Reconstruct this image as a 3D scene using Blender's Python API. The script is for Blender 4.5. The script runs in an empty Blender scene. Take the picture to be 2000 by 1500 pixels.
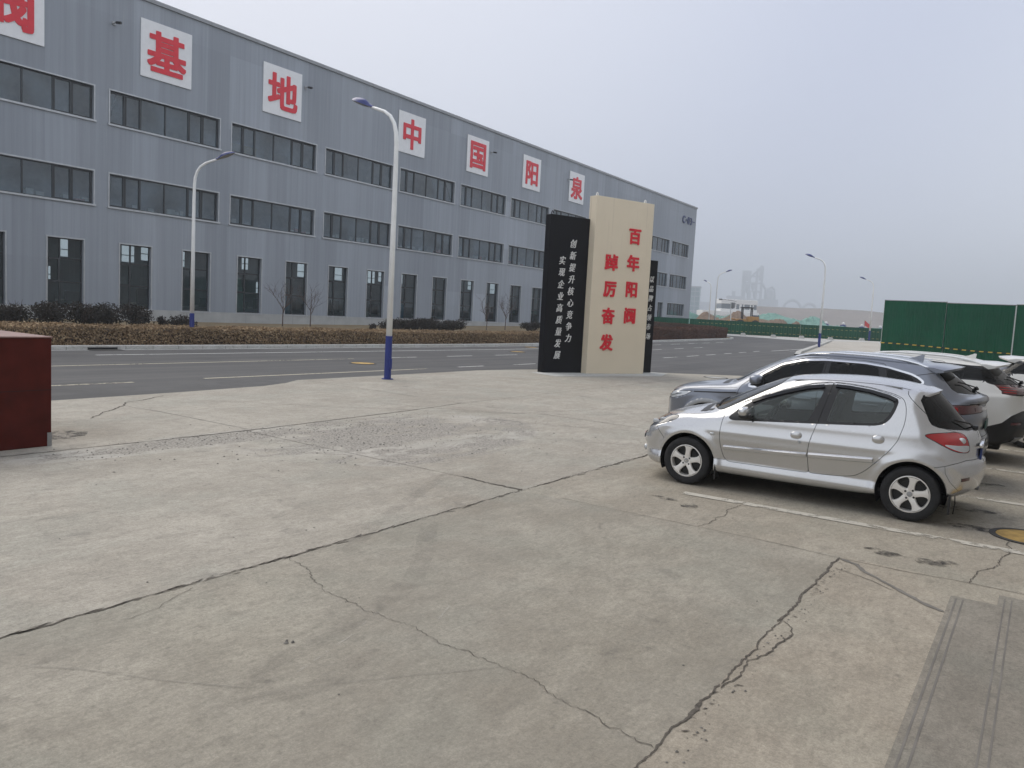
import bpy, bmesh, math, random
import numpy as np
from mathutils import Vector, Matrix
random.seed(7); rng = np.random.default_rng(7)
R = math.radians
SC = bpy.context.scene
COL = SC.collection

# ------------------------------------------------------------------ camera
cam = bpy.data.cameras.new('camera'); camo = bpy.data.objects.new('camera', cam); COL.objects.link(camo)
PITCH, ROLL, YAW = .0897984, .0536774, .593934
_f0 = Vector((-math.sin(YAW), math.cos(YAW), 0)); _r0 = Vector((math.cos(YAW), math.sin(YAW), 0)); _u0 = Vector((0, 0, 1))
_f = _f0*math.cos(PITCH) - _u0*math.sin(PITCH); _u = _u0*math.cos(PITCH) + _f0*math.sin(PITCH)
_r = _r0*math.cos(ROLL) + _u*math.sin(ROLL); _u = _u*math.cos(ROLL) - _r0*math.sin(ROLL)
camo.matrix_world = Matrix(((_r.x, _u.x, -_f.x, 0), (_r.y, _u.y, -_f.y, 0), (_r.z, _u.z, -_f.z, 1.97), (0, 0, 0, 1)))
cam.sensor_width = 36; cam.lens = 36*1537.95/2000; cam.clip_start = .05; cam.clip_end = 8000
SC.camera = camo

# ------------------------------------------------------------------ world, sun, exposure
SUN_AZ, SUN_EL = R(-80), R(48)          # azimuth clockwise from +Y
sun_dir = Vector((math.sin(SUN_AZ)*math.cos(SUN_EL), math.cos(SUN_AZ)*math.cos(SUN_EL), math.sin(SUN_EL)))
W = bpy.data.worlds.new('World'); SC.world = W; W.use_nodes = True
nt = W.node_tree; nt.nodes.clear()
out = nt.nodes.new('ShaderNodeOutputWorld'); bg = nt.nodes.new('ShaderNodeBackground'); nt.links.new(bg.outputs[0], out.inputs[0])
sky = nt.nodes.new('ShaderNodeTexSky'); sky.sky_type = 'NISHITA'; sky.sun_disc = False
sky.sun_elevation = SUN_EL; sky.sun_rotation = SUN_AZ; sky.dust_density = 6; sky.air_density = 1.2; sky.ozone_density = 1.5
tc = nt.nodes.new('ShaderNodeTexCoord'); dot = nt.nodes.new('ShaderNodeVectorMath'); dot.operation = 'DOT_PRODUCT'
dot.inputs[1].default_value = Vector((math.sin(R(-62))*math.cos(R(32)), math.cos(R(-62))*math.cos(R(32)), math.sin(R(32))))
nt.links.new(tc.outputs['Generated'], dot.inputs[0])
ramp = nt.nodes.new('ShaderNodeValToRGB')
SKYR = [(.0, (9.4, 9.7, 10.4)), (.42, (7.0, 7.4, 8.3)), (.64, (4.65, 5.05, 6.5)), (.80, (5.95, 6.3, 7.45)), (.97, (7.25, 7.4, 8.15))]
cr = ramp.color_ramp; cr.interpolation = 'B_SPLINE'
while len(cr.elements) < len(SKYR): cr.elements.new(.5)
for e, (p, c) in zip(cr.elements, SKYR): e.position = p; e.color = (c[0]/11, c[1]/11, c[2]/11, 1)
nt.links.new(dot.outputs['Value'], ramp.inputs[0])
sc10 = nt.nodes.new('ShaderNodeVectorMath'); sc10.operation = 'SCALE'; sc10.inputs['Scale'].default_value = 11
nt.links.new(ramp.outputs[0], sc10.inputs[0])
mx = nt.nodes.new('ShaderNodeMix'); mx.data_type = 'RGBA'; mx.inputs[0].default_value = .9
nt.links.new(sky.outputs[0], mx.inputs[6]); nt.links.new(sc10.outputs[0], mx.inputs[7])
nt.links.new(mx.outputs[2], bg.inputs[0]); bg.inputs[1].default_value = .09
sl = bpy.data.lights.new('sun', 'SUN'); so = bpy.data.objects.new('sun', sl); COL.objects.link(so)
sl.energy = 1.5; sl.angle = R(50); sl.color = (1, .93, .82)
so.rotation_euler = (-sun_dir).to_track_quat('-Z', 'Y').to_euler(); so.location = (-30, 0, 60)
SC.view_settings.view_transform = 'Standard'; SC.view_settings.look = 'None'
SC.view_settings.exposure = .55; SC.view_settings.gamma = 1
SC.cycles.max_bounces = 8; SC.cycles.transparent_max_bounces = 16; SC.cycles.volume_bounces = 0
SC.cycles.use_denoising = True

# ------------------------------------------------------------------ helpers
def terr(Y):
    s = np.clip(np.asarray(Y, float) - 34, 0, 76)
    return .0135*(np.sqrt(s*s + 64) - 8)
def T(Y): return float(terr(Y))

class MB:
    """collects geometry for ONE mesh"""
    def __init__(s): s.v = []; s.f = []
    def add(s, vs, fs):
        b = len(s.v); s.v += [tuple(map(float, p)) for p in vs]; s.f += [tuple(b+i for i in f) for f in fs]; return s
    def box(s, x0, x1, y0, y1, z0, z1):
        return s.add([(x0,y0,z0),(x1,y0,z0),(x1,y1,z0),(x0,y1,z0),(x0,y0,z1),(x1,y0,z1),(x1,y1,z1),(x0,y1,z1)],
                     [(3,2,1,0),(4,5,6,7),(0,1,5,4),(1,2,6,5),(2,3,7,6),(3,0,4,7)])
    def bbox(s, x0, x1, y0, y1, z0, z1, b=.02):
        bm = bmesh.new(); m = Matrix.Translation(((x0+x1)/2,(y0+y1)/2,(z0+z1)/2)) @ Matrix.Diagonal((x1-x0,y1-y0,z1-z0,1))
        bmesh.ops.create_cube(bm, size=1, matrix=m)
        bmesh.ops.bevel(bm, geom=bm.edges[:], offset=b, segments=2, affect='EDGES', profile=.6)
        return s.bm(bm)
    def bm(s, bm):
        bm.verts.index_update(); s.add([v.co[:] for v in bm.verts], [[v.index for v in f.verts] for f in bm.faces]); bm.free(); return s
    def tube(s, pts, rad, n=10, cap=True):
        pts = [Vector(p) for p in pts]; k = len(pts)
        if not hasattr(rad, '__len__'): rad = [rad]*k
        t0 = (pts[1]-pts[0]).normalized(); ref = Vector((0,0,1)) if abs(t0.z) < .9 else Vector((1,0,0))
        nrm = t0.cross(ref).normalized(); vs = []
        for i in range(k):
            t = (pts[min(i+1,k-1)]-pts[max(i-1,0)]).normalized()
            nrm = (nrm - t*nrm.dot(t)).normalized(); bi = t.cross(nrm)
            for j in range(n):
                a = 2*math.pi*j/n; vs.append(pts[i] + (nrm*math.cos(a)+bi*math.sin(a))*rad[i])
        fs = [(i*n+j, i*n+(j+1)%n, (i+1)*n+(j+1)%n, (i+1)*n+j) for i in range(k-1) for j in range(n)]
        if cap: fs += [tuple(range(n))[::-1], tuple((k-1)*n+j for j in range(n))]
        return s.add(vs, fs)
    def lathe(s, prof, n=32, axis='z', c=(0,0,0)):
        """prof: (radius, height) pairs"""
        vs = []; k = len(prof)
        for r, h in prof:
            for j in range(n):
                a = 2*math.pi*j/n; p = (r*math.cos(a), r*math.sin(a), h)
                if axis == 'y': p = (p[0], -p[2], p[1])
                if axis == 'x': p = (p[2], p[0], p[1])
                vs.append((p[0]+c[0], p[1]+c[1], p[2]+c[2]))
        fs = [(i*n+j, i*n+(j+1)%n, (i+1)*n+(j+1)%n, (i+1)*n+j) for i in range(k-1) for j in range(n)]
        return s.add(vs, fs)
    def prism(s, poly, h0, h1, fn):
        """poly of 2D points extruded between h0 and h1; fn(a,b,h)->xyz"""
        n = len(poly)
        vs = [fn(a,b,h0) for a,b in poly] + [fn(a,b,h1) for a,b in poly]
        return s.add(vs, [tuple(range(n))[::-1], tuple(range(n,2*n))] + [(i,(i+1)%n,n+(i+1)%n,n+i) for i in range(n)])
    def ell(s, c, r, nu=16, nv=10, p=1.0):
        vs = []; 
        for i in range(nv+1):
            th = -math.pi/2 + math.pi*i/nv
            for j in range(nu):
                a = 2*math.pi*j/nu
                sp = lambda t: math.copysign(abs(t)**p, t)
                vs.append((c[0]+r[0]*sp(math.cos(th))*sp(math.cos(a)), c[1]+r[1]*sp(math.cos(th))*sp(math.sin(a)), c[2]+r[2]*sp(math.sin(th))))
        fs = [(i*nu+j, i*nu+(j+1)%nu, (i+1)*nu+(j+1)%nu, (i+1)*nu+j) for i in range(nv) for j in range(nu)]
        return s.add(vs, fs)
    def build(s, name, mat, parent=None, smooth=False, world=False, loc=None):
        vs = s.v
        if world and parent is not None:
            p = parent.location
            if parent.parent is not None: p = p + parent.parent.location
            vs = [(a-p.x, b-p.y, c-p.z) for a,b,c in vs]
        me = bpy.data.meshes.new(name); me.from_pydata(vs, [], s.f)
        bm = bmesh.new(); bm.from_mesh(me); bmesh.ops.recalc_face_normals(bm, faces=bm.faces); bm.to_mesh(me); bm.free()
        return link(name, me, mat, parent, smooth, loc)
def link(name, me, mat, parent=None, smooth=False, loc=None):
    if mat: me.materials.append(mat)
    if smooth:
        me.polygons.foreach_set('use_smooth', [True]*len(me.polygons))
        if smooth != 'all':
            try: me.set_sharp_from_angle(angle=R(38))
            except Exception: pass
    me.update()
    o = bpy.data.objects.new(name, me); COL.objects.link(o)
    if parent is not None: o.parent = parent
    if loc: o.location = loc
    return o
def npmesh(name, V, F, mat, parent=None, smooth=False):
    """fast mesh from numpy quads/tris of one size"""
    V = np.asarray(V, np.float32); F = np.asarray(F, np.int32); k = F.shape[1]
    me = bpy.data.meshes.new(name); me.vertices.add(len(V)); me.vertices.foreach_set('co', V.ravel())
    me.loops.add(F.size); me.loops.foreach_set('vertex_index', F.ravel())
    me.polygons.add(len(F)); me.polygons.foreach_set('loop_start', np.arange(0, F.size, k, dtype=np.int32))
    me.update(calc_edges=True); me.validate()
    return link(name, me, mat, parent, 'all' if smooth else False)
def thing(name, label, cat, loc=(0,0,0), rz=0, group=None):
    o = bpy.data.objects.new(name, None); COL.objects.link(o); o.location = loc; o.rotation_euler = (0,0,rz)
    o.empty_display_size = .3
    return tag(o, label, cat, group)
def tag(o, label, cat, group=None):
    o['label'] = label; o['category'] = cat
    if group: o['group'] = group
    return o
def kind(o, k='structure'): o['kind'] = k; return o
def copy_tree(o, parent=None):
    c = o.copy(); COL.objects.link(c); c.parent = parent
    for ch in list(o.children): copy_tree(ch, c)
    return c
def relabel(o, label, loc=None, rz=None):
    o['label'] = label
    if loc is not None: o.location = loc
    if rz is not None: o.rotation_euler = (0,0,rz)
    return o

# ------------------------------------------------------------------ materials
class NT:
    def __init__(s, name):
        s.m = bpy.data.materials.new(name); s.m.use_nodes = True; s.t = s.m.node_tree; s.t.nodes.clear()
        s.o = s.n('ShaderNodeOutputMaterial'); s.b = s.n('ShaderNodeBsdfPrincipled'); s.l(s.b.outputs[0], s.o.inputs[0])
        s.tc = None
    def n(s, t, **k):
        n = s.t.nodes.new(t)
        for a, v in k.items(): setattr(n, a, v)
        return n
    def l(s, a, b): s.t.links.new(a, b)
    def co(s, scale=(1,1,1), kind='Object', rot=(0,0,0)):
        if s.tc is None: s.tc = s.n('ShaderNodeTexCoord')
        mp = s.n('ShaderNodeMapping'); mp.inputs['Scale'].default_value = scale; mp.inputs['Rotation'].default_value = rot
        s.l(s.tc.outputs[kind], mp.inputs[0]); return mp.outputs[0]
    def noise(s, co, scale, detail=4, rough=.55, dist=0):
        n = s.n('ShaderNodeTexNoise'); n.inputs['Scale'].default_value = scale; n.inputs['Detail'].default_value = detail
        n.inputs['Roughness'].default_value = rough; n.inputs['Distortion'].default_value = dist
        if co is not None: s.l(co, n.inputs['Vector'])
        return n.outputs['Fac']
    def ramp(s, fac, pts, interp='LINEAR'):
        r = s.n('ShaderNodeValToRGB'); c = r.color_ramp; c.interpolation = interp
        while len(c.elements) < len(pts): c.elements.new(.5)
        for e, (p, v) in zip(c.elements, pts):
            e.position = p; e.color = (v,v,v,1) if not hasattr(v,'__len__') else (*v,1)
        s.l(fac, r.inputs[0]); return r.outputs[0]
    def mix(s, fac, a, b, mode='MIX'):
        m = s.n('ShaderNodeMix', data_type='RGBA', blend_type=mode)
        for i, v in ((0, fac), (6, a), (7, b)):
            if hasattr(v, 'is_output'): s.l(v, m.inputs[i])
            elif i == 0: m.inputs[0].default_value = v
            else: m.inputs[i].default_value = (*v, 1) if hasattr(v,'__len__') else (v,v,v,1)
        return m.outputs[2]
    def math(s, op, a, b=0):
        m = s.n('ShaderNodeMath', operation=op)
        for i, v in enumerate((a, b)):
            if hasattr(v, 'is_output'): s.l(v, m.inputs[i])
            else: m.inputs[i].default_value = v
        return m.outputs[0]
    def bump(s, h, strength=.3, dist=.01):
        b = s.n('ShaderNodeBump'); b.inputs['Strength'].default_value = strength; b.inputs['Distance'].default_value = dist
        s.l(h, b.inputs['Height']); s.l(b.outputs[0], s.b.inputs['Normal']); return b
    def set(s, **k):
        for a, v in k.items():
            i = s.b.inputs[a.replace('_', ' ')]
            if hasattr(v, 'is_output'): s.l(v, i)
            else: i.default_value = (*v, 1) if hasattr(v,'__len__') else v
        return s
def simple(name, col, rough=.6, metal=0, var=.12, scale=3, coat=0, spec=.5, bump=0, bscale=40, kind='Object'):
    t = NT(name); f = t.noise(t.co(kind=kind), scale, 5)
    c = t.mix(t.ramp(f, [(.3, 1-var), (.7, 1+var)]), (0,0,0), (0,0,0))
    lo = tuple(x*(1-var) for x in col); hi = tuple(min(1, x*(1+var)) for x in col)
    c = t.ramp(f, [(.3, lo), (.7, hi)])
    t.set(Base_Color=c, Roughness=rough, Metallic=metal, Coat_Weight=coat, Specular_IOR_Level=spec)
    if coat: t.set(Coat_Roughness=.04)
    if bump: t.bump(t.noise(t.co(kind=kind), bscale, 4), bump)
    return t.m
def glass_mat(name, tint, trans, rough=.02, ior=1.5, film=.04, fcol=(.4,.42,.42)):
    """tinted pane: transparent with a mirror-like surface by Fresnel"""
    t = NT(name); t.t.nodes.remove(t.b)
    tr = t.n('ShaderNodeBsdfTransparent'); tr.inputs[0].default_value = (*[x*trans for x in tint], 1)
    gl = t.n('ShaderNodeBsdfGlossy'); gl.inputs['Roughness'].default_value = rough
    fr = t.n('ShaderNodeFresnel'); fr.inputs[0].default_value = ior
    # faint dust film keeps the pane visible; building panes paint reflected sky into it
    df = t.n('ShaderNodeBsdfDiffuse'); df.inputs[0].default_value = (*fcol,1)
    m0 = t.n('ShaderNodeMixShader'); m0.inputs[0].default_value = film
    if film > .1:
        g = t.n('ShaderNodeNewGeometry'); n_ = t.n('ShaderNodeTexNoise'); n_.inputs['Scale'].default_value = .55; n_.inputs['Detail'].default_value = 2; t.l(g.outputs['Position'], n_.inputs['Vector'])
        t.l(t.math('MULTIPLY', t.math('POWER', n_.outputs['Fac'], 1.5), film*2.9), m0.inputs[0])  # uneven film imitates patchy reflections
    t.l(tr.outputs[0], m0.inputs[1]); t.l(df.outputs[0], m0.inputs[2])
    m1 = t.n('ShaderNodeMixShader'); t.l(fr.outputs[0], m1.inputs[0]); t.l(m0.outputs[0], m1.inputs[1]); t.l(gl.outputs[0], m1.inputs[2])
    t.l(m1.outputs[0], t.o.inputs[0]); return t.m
M = {}
def concrete(name, base, warm, patch=False):
    t = NT(name); co = t.co()
    big = t.noise(co, .22, 6, .6, .4); mid = t.noise(co, 1.1, 7, .62, .3); fine = t.noise(co, 14, 6, .65); grain = t.noise(co, 130, 4, .7)
    drag = t.noise(t.co((1.6, .5, 1)), 1.3, 6, .6, .6)
    c = t.ramp(big, [(.34, tuple(x*.88 for x in warm)), (.5, base), (.66, tuple(x*1.08 for x in base))])
    c = t.mix(t.ramp(mid, [(.36, .5), (.62, 0.)]), c, tuple(x*.80 for x in warm))
    hue = t.noise(co, .8, 3, .5)
    c = t.mix(t.ramp(hue, [(.40, .34), (.5, 0.)]), c, (base[0]*.86, base[1]*.93, base[2]*.94))
    c = t.mix(t.ramp(drag, [(.50, 0.), (.72, .5)]), c, tuple(min(1, x*1.2) for x in base))
    patchy = t.noise(t.co((1.5, .8, 1), rot=(0, 0, .5)), 4.5, 7, .68, .5)
    c = t.mix(t.ramp(patchy, [(.36, .55), (.52, 0.)]), c, tuple(x*.74 for x in base))
    c = t.mix(t.ramp(patchy, [(.55, 0.), (.70, .45)]), c, tuple(min(1, x*1.18) for x in base))
    c = t.mix(t.ramp(fine, [(.30, .62), (.46, 0.)]), c, tuple(x*.66 for x in base))
    blot = t.noise(co, 3.1, 3, .5, .9)
    c = t.mix(t.ramp(blot, [(.64, 0.), (.74, .34)]), c, (.15,.14,.125))
    spot = t.n('ShaderNodeTexVoronoi'); spot.inputs['Scale'].default_value = 2.3; spot.inputs['Randomness'].default_value = 1; t.l(t.co((1, 1, 1)), spot.inputs['Vector'])
    sp2 = t.math('ADD', spot.outputs['Distance'], t.math('MULTIPLY', t.noise(co, 22, 3), .09))
    rnd = t.n('ShaderNodeSeparateColor'); t.l(spot.outputs['Color'], rnd.inputs[0])
    c = t.mix(t.math('MULTIPLY', t.ramp(sp2, [(.07, .5), (.115, 0.)]), t.ramp(rnd.outputs[0], [(.45, 0.), (.75, 1.)])), c, (.14,.13,.115))
    grit = t.noise(co, 42, 6, .75, .3); scr = t.noise(t.co((2.2, .7, 1), rot=(0, 0, -.35)), 16, 6, .72)
    c = t.mix(.8, c, t.ramp(grit, [(.3, .74), (.5, 1.), (.7, 1.22)]), 'MULTIPLY')
    c = t.mix(.7, c, t.ramp(scr, [(.3, .80), (.5, 1.), (.72, 1.2)]), 'MULTIPLY')
    c = t.mix(t.ramp(grit, [(.66, 0.), (.74, .5)]), c, (.12,.11,.10))
    c = t.mix(.75, c, t.ramp(grain, [(.2, .62), (.8, 1.38)]), 'MULTIPLY')
    h = t.math('ADD', t.math('MULTIPLY', fine, .5), t.math('MULTIPLY', grain, .25))
    if patch:
        sep = t.n('ShaderNodeSeparateXYZ'); t.l(co, sep.inputs[0])
        # the slabs were poured at different times: one tone each
        X, Y = sep.outputs[0], sep.outputs[1]
        gx = t.math('GREATER_THAN', X, -4.655); gx2 = t.math('GREATER_THAN', X, -1.31); gy = t.math('GREATER_THAN', Y, 7.19)
        mid_ = t.math('MULTIPLY', t.math('SUBTRACT', gx, gx2), t.math('SUBTRACT', 1, gy))
        edge = t.math('ADD', .55, t.math('MULTIPLY', t.ramp(t.noise(co, .6, 5), [(.35, 0.), (.65, 1.)]), .45))
        c = t.mix(t.math('MULTIPLY', mid_, edge), c, (.87,.868,.84), 'MULTIPLY')
        c = t.mix(t.math('MULTIPLY', gx2, t.math('SUBTRACT', 1, gy)), c, (.97,.94,.90), 'MULTIPLY')
        c = t.mix(t.math('MULTIPLY', gx, gy), c, (.94,.925,.895), 'MULTIPLY')
        c = t.mix(t.math('MULTIPLY', mid_, t.ramp(t.noise(t.co((.6, .6, 1)), .9, 4), [(.42, .22), (.58, 0.)])), c, (.20,.185,.155))
        # worn, spalled surface with the aggregate showing
        def blob(cx, cy, rx, ry):
            a = t.math('POWER', t.math('DIVIDE', t.math('SUBTRACT', sep.outputs[0], cx), rx), 2)
            b = t.math('POWER', t.math('DIVIDE', t.math('SUBTRACT', sep.outputs[1], cy), ry), 2)
            return t.math('SUBTRACT', 1, t.math('ADD', a, b))
        m = blob(-8.1, 9.0, 1.75, 3.0)
        m = t.math('MAXIMUM', m, blob(-9.35, 7.0, .5, 3.2))
        m = t.math('MAXIMUM', m, blob(-6.9, 8.6, .75, 1.8))
        pn = t.noise(t.co((1, .45, 1)), 1.7, 7, .68, 1.1)
        mask = t.ramp(t.math('ADD', t.math('MULTIPLY', t.math('MAXIMUM', m, -1), .16), pn), [(.54, 0.), (.62, 1.)])
        inside = t.ramp(m, [(0., 0.), (.12, 1.)])
        mask = t.math('MULTIPLY', mask, inside)
        vor = t.n('ShaderNodeTexVoronoi'); vor.inputs['Scale'].default_value = 34; t.l(co, vor.inputs['Vector'])
        agg = t.ramp(vor.outputs['Distance'], [(.1, (.42,.40,.36)), (.45, (.30,.28,.25)), (.8, (.15,.14,.125))])
        c = t.mix(t.math('MULTIPLY', mask, .75), c, agg)
        dust = t.math('MULTIPLY', inside, t.ramp(t.noise(co, .9, 5), [(.45, 0.), (.65, .5)]))
        c = t.mix(t.math('MULTIPLY', dust, t.math('SUBTRACT', 1, mask)), c, (.5,.48,.44))
        h = t.math('ADD', h, t.math('MULTIPLY', mask, t.math('SUBTRACT', t.math('MULTIPLY', vor.outputs['Distance'], -2.), 1.2)))
    t.set(Base_Color=c, Roughness=.82, Specular_IOR_Level=.35); t.bump(h, .35, .012); return t.m
M['yard'] = concrete('yard_concrete', (.368,.342,.292), (.318,.287,.237), True)
M['conc'] = concrete('kerb_concrete', (.48,.48,.46), (.44,.42,.38))
M['ramp'] = concrete('ramp_concrete', (.46,.43,.38), (.42,.38,.32))
def asphalt():
    t = NT('asphalt'); co = t.co(); big = t.noise(co, .16, 5); lane = t.noise(t.co((1.3, .06, 1)), 1.2, 5, .6); g = t.noise(co, 160, 3, .7)
    c = t.ramp(big, [(.35, (.066,.066,.067)), (.65, (.088,.088,.088))])
    c = t.mix(t.ramp(lane, [(.42, 0.), (.7, .7)]), c, (.125,.123,.12)); c = t.mix(t.ramp(t.noise(co, .55, 7, .7), [(.52, 0.), (.66, .5)]), c, (.055,.055,.056))
    c = t.mix(.6, c, t.ramp(g, [(.25, .6), (.75, 1.4)]), 'MULTIPLY')
    t.set(Base_Color=c, Roughness=.85, Specular_IOR_Level=.4); t.bump(g, .3, .006); return t.m
M['asphalt'] = asphalt()
M['sill'] = concrete('sill_concrete', (.25,.23,.195), (.215,.195,.162))
def earth(name, a, b, sc=.5, bump=.5):
    t = NT(name); co = t.co(); n1 = t.noise(co, sc, 8, .65); n2 = t.noise(co, sc*12, 6, .6)
    c = t.ramp(n1, [(.35, a), (.65, b)]); c = t.mix(.5, c, t.ramp(n2, [(.25, .65), (.75, 1.35)]), 'MULTIPLY')
    t.set(Base_Color=c, Roughness=.95, Specular_IOR_Level=.15); t.bump(n2, bump, .04); return t.m
M['earth'] = earth('bare_earth', (.17,.13,.095), (.25,.2,.15))
M['lawn'] = earth('dry_lawn', (.2,.15,.09), (.3,.24,.15), 1.4)
M['hill'] = earth('hill_earth', (.16,.13,.11), (.23,.19,.16), .03)
M['dirt'] = earth('dug_earth', (.185,.135,.10), (.26,.2,.155), .25)
def worn_paint(name, col, wear):
    t = NT(name); co = t.co(); n = t.noise(co, 9, 8, .7); n2 = t.noise(co, .7, 4)
    a = t.ramp(t.math('ADD', n, t.math('MULTIPLY', t.math('SUBTRACT', n2, .5), .8)), [(wear-.06, 0.), (wear+.06, 1.)])
    t.set(Base_Color=t.ramp(n, [(.3, tuple(x*.85 for x in col)), (.7, col)]), Roughness=.75, Alpha=a); return t.m
M['line'] = worn_paint('road_line_paint', (.62,.62,.6), .36)
M['line_y'] = worn_paint('yellow_line_paint', (.5,.46,.36), .40)
M['stall'] = worn_paint('stall_line_paint', (.54,.515,.45), .42)
def facade():
    t = NT('facade_panel'); co = t.co(); sep = t.n('ShaderNodeSeparateXYZ'); t.l(co, sep.inputs[0])
    pan = t.n('ShaderNodeTexWhiteNoise', noise_dimensions='1D'); t.l(t.math('FLOOR', t.math('MULTIPLY', sep.outputs[1], .62)), pan.inputs['W'])
    pan2 = t.n('ShaderNodeTexWhiteNoise', noise_dimensions='2D')
    cmb = t.n('ShaderNodeCombineXYZ'); t.l(t.math('FLOOR', t.math('MULTIPLY', sep.outputs[1], .31)), cmb.inputs[0]); t.l(t.math('FLOOR', t.math('DIVIDE', t.math('ADD', sep.outputs[2], 1.), 4.6)), cmb.inputs[1])
    t.l(cmb.outputs[0], pan2.inputs['Vector'])
    st = t.noise(t.co((1, 2.2, .05)), 1.6, 6, .65); cl = t.noise(co, .12, 4)
    c = t.ramp(cl, [(.3, (.275,.306,.352)), (.7, (.305,.336,.38))])
    c = t.mix(.85, c, t.ramp(pan.outputs[0], [(0., .90), (1., 1.07)]), 'MULTIPLY')
    c = t.mix(.7, c, t.ramp(pan2.outputs[0], [(0., .90), (.8, 1.02), (1., 1.20)]), 'MULTIPLY')
    c = t.mix(.8, c, t.ramp(st, [(.3, .86), (.5, 1.), (.72, 1.13)]), 'MULTIPLY')
    rib = t.n('ShaderNodeTexWave'); rib.bands_direction = 'Y'; rib.inputs['Scale'].default_value = 2.2; t.l(co, rib.inputs['Vector'])
    seam = t.math('GREATER_THAN', t.math('FRACT', t.math('MULTIPLY', t.math('ADD', sep.outputs[1], .3), .995)), .982)
    c = t.mix(t.math('MULTIPLY', seam, .22), c, (.16,.17,.18))
    drip = t.noise(t.co((1, 5, .16)), 1.3, 5, .6)
    c = t.mix(t.ramp(drip, [(.60, 0.), (.74, .35)]), c, (.20,.215,.235)); c = t.mix(t.ramp(drip, [(.27, .3), (.38, 0.)]), c, (.40,.42,.44))
    t.set(Base_Color=c, Roughness=.55, Metallic=.05, Specular_IOR_Level=.35); t.bump(rib.outputs['Fac'], .03, .01); return t.m
M['facade'] = facade()
M['plinth'] = simple('plinth_render', (.36,.37,.37), .8, scale=1.2)
M['coping'] = simple('coping_metal', (.26,.275,.29), .4, .2)
M['frame'] = simple('window_frame_metal', (.035,.04,.045), .4, .2)
M['trim'] = simple('window_trim_metal', (.42,.44,.46), .35, .4)
M['pane'] = glass_mat('pane_glass', (.78,.92,1.), .85, .02, 1.8, .30, (.15,.215,.275))  # bluish film colour stands in for sky mirrored in the upper rows
M['pane_dark'] = glass_mat('lower_pane_glass', (.78,.9,.9), .85, .02, 1.6, .17, (.12,.17,.19))  # film colour carries painted-in reflections here too
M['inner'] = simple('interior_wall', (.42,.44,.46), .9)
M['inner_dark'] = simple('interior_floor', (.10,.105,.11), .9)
M['white_panel'] = simple('white_sign_panel', (.74,.76,.78), .35, var=.04)
M['red_letter'] = simple('red_lettering', (.64,.015,.032), .45, var=.08)
M['white_letter'] = simple('white_lettering', (.72,.72,.70), .5, var=.05)
M['navy_letter'] = simple('navy_lettering', (.02,.035,.13), .5)
M['black_slab'] = simple('black_slab_paint', (.004,.004,.0065), .4, var=.25, scale=1.5, spec=.25)
def cream():
    t = NT('cream_slab_paint'); co = t.co(); n = t.noise(co, 1.2, 5); st = t.noise(t.co((7,7,.16)), 1.6, 5, .6)
    sep = t.n('ShaderNodeSeparateXYZ'); t.l(co, sep.inputs[0])
    c = t.ramp(n, [(.3, (.70,.615,.47)), (.7, (.74,.65,.50))])
    hi = t.n('ShaderNodeMapRange'); hi.inputs[1].default_value = 3.2; hi.inputs[2].default_value = 5.2; t.l(sep.outputs[2], hi.inputs[0])
    c = t.mix(t.math('MULTIPLY', t.ramp(st, [(.58, 0.), (.74, .5)]), hi.outputs[0]), c, (.3,.25,.2))
    t.set(Base_Color=c, Roughness=.5); return t.m
M['cream'] = cream()
M['box_red'] = simple('red_brown_steel', (.078,.013,.009), .6, var=.22, scale=4, bump=.06, spec=.15)
M['box_lit'] = simple('red_brown_steel_lit', (.27,.16,.15), .36, var=.12, scale=4)  # paler copy of the box steel: overcast light on the top painted in
M['white_pole'] = simple('white_pole_paint', (.78,.79,.78), .35, var=.05)
M['blue_pole'] = simple('blue_pole_paint', (.016,.03,.19), .4)
M['blue_head'] = simple('blue_lamp_housing', (.025,.04,.17), .35)
M['lens'] = simple('lamp_lens', (.2,.2,.2), .25)
M['grey_metal'] = simple('grey_metal', (.32,.33,.34), .4, .6)
M['chrome'] = simple('chrome', (.75,.76,.77), .12, 1., var=.03)
M['rubber'] = simple('tyre_rubber', (.016,.016,.017), .8, var=.3, scale=20, bump=.1, bscale=90)
M['black'] = simple('black_plastic', (.012,.012,.013), .45)
M['black_gloss'] = simple('black_gloss_trim', (.008,.008,.009), .12)
M['gap'] = simple('panel_gap', (.006,.006,.006), .8)
M['liner'] = simple('wheel_arch_liner', (.006,.006,.006), .9)
M['cabin'] = simple('cabin_fabric', (.085,.088,.09), .85)
M['cabin_l'] = simple('cabin_trim_grey', (.2,.205,.205), .8)
M['alloy'] = simple('alloy_rim', (.80,.78,.74), .36, .35, var=.05)
M['alloy_dark'] = simple('brake_dark', (.03,.03,.03), .5, .4)
M['red_lens'] = simple('red_tail_lens', (.34,.006,.008), .1, coat=1)
M['red_lens_dark'] = simple('dark_red_tail_lens', (.075,.004,.006), .1, coat=1)
M['clear_lens'] = simple('clear_lens', (.55,.57,.58), .08, .3, coat=1)
M['head_dark'] = simple('headlight_bowl', (.06,.062,.065), .2, .4, coat=1)
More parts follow.
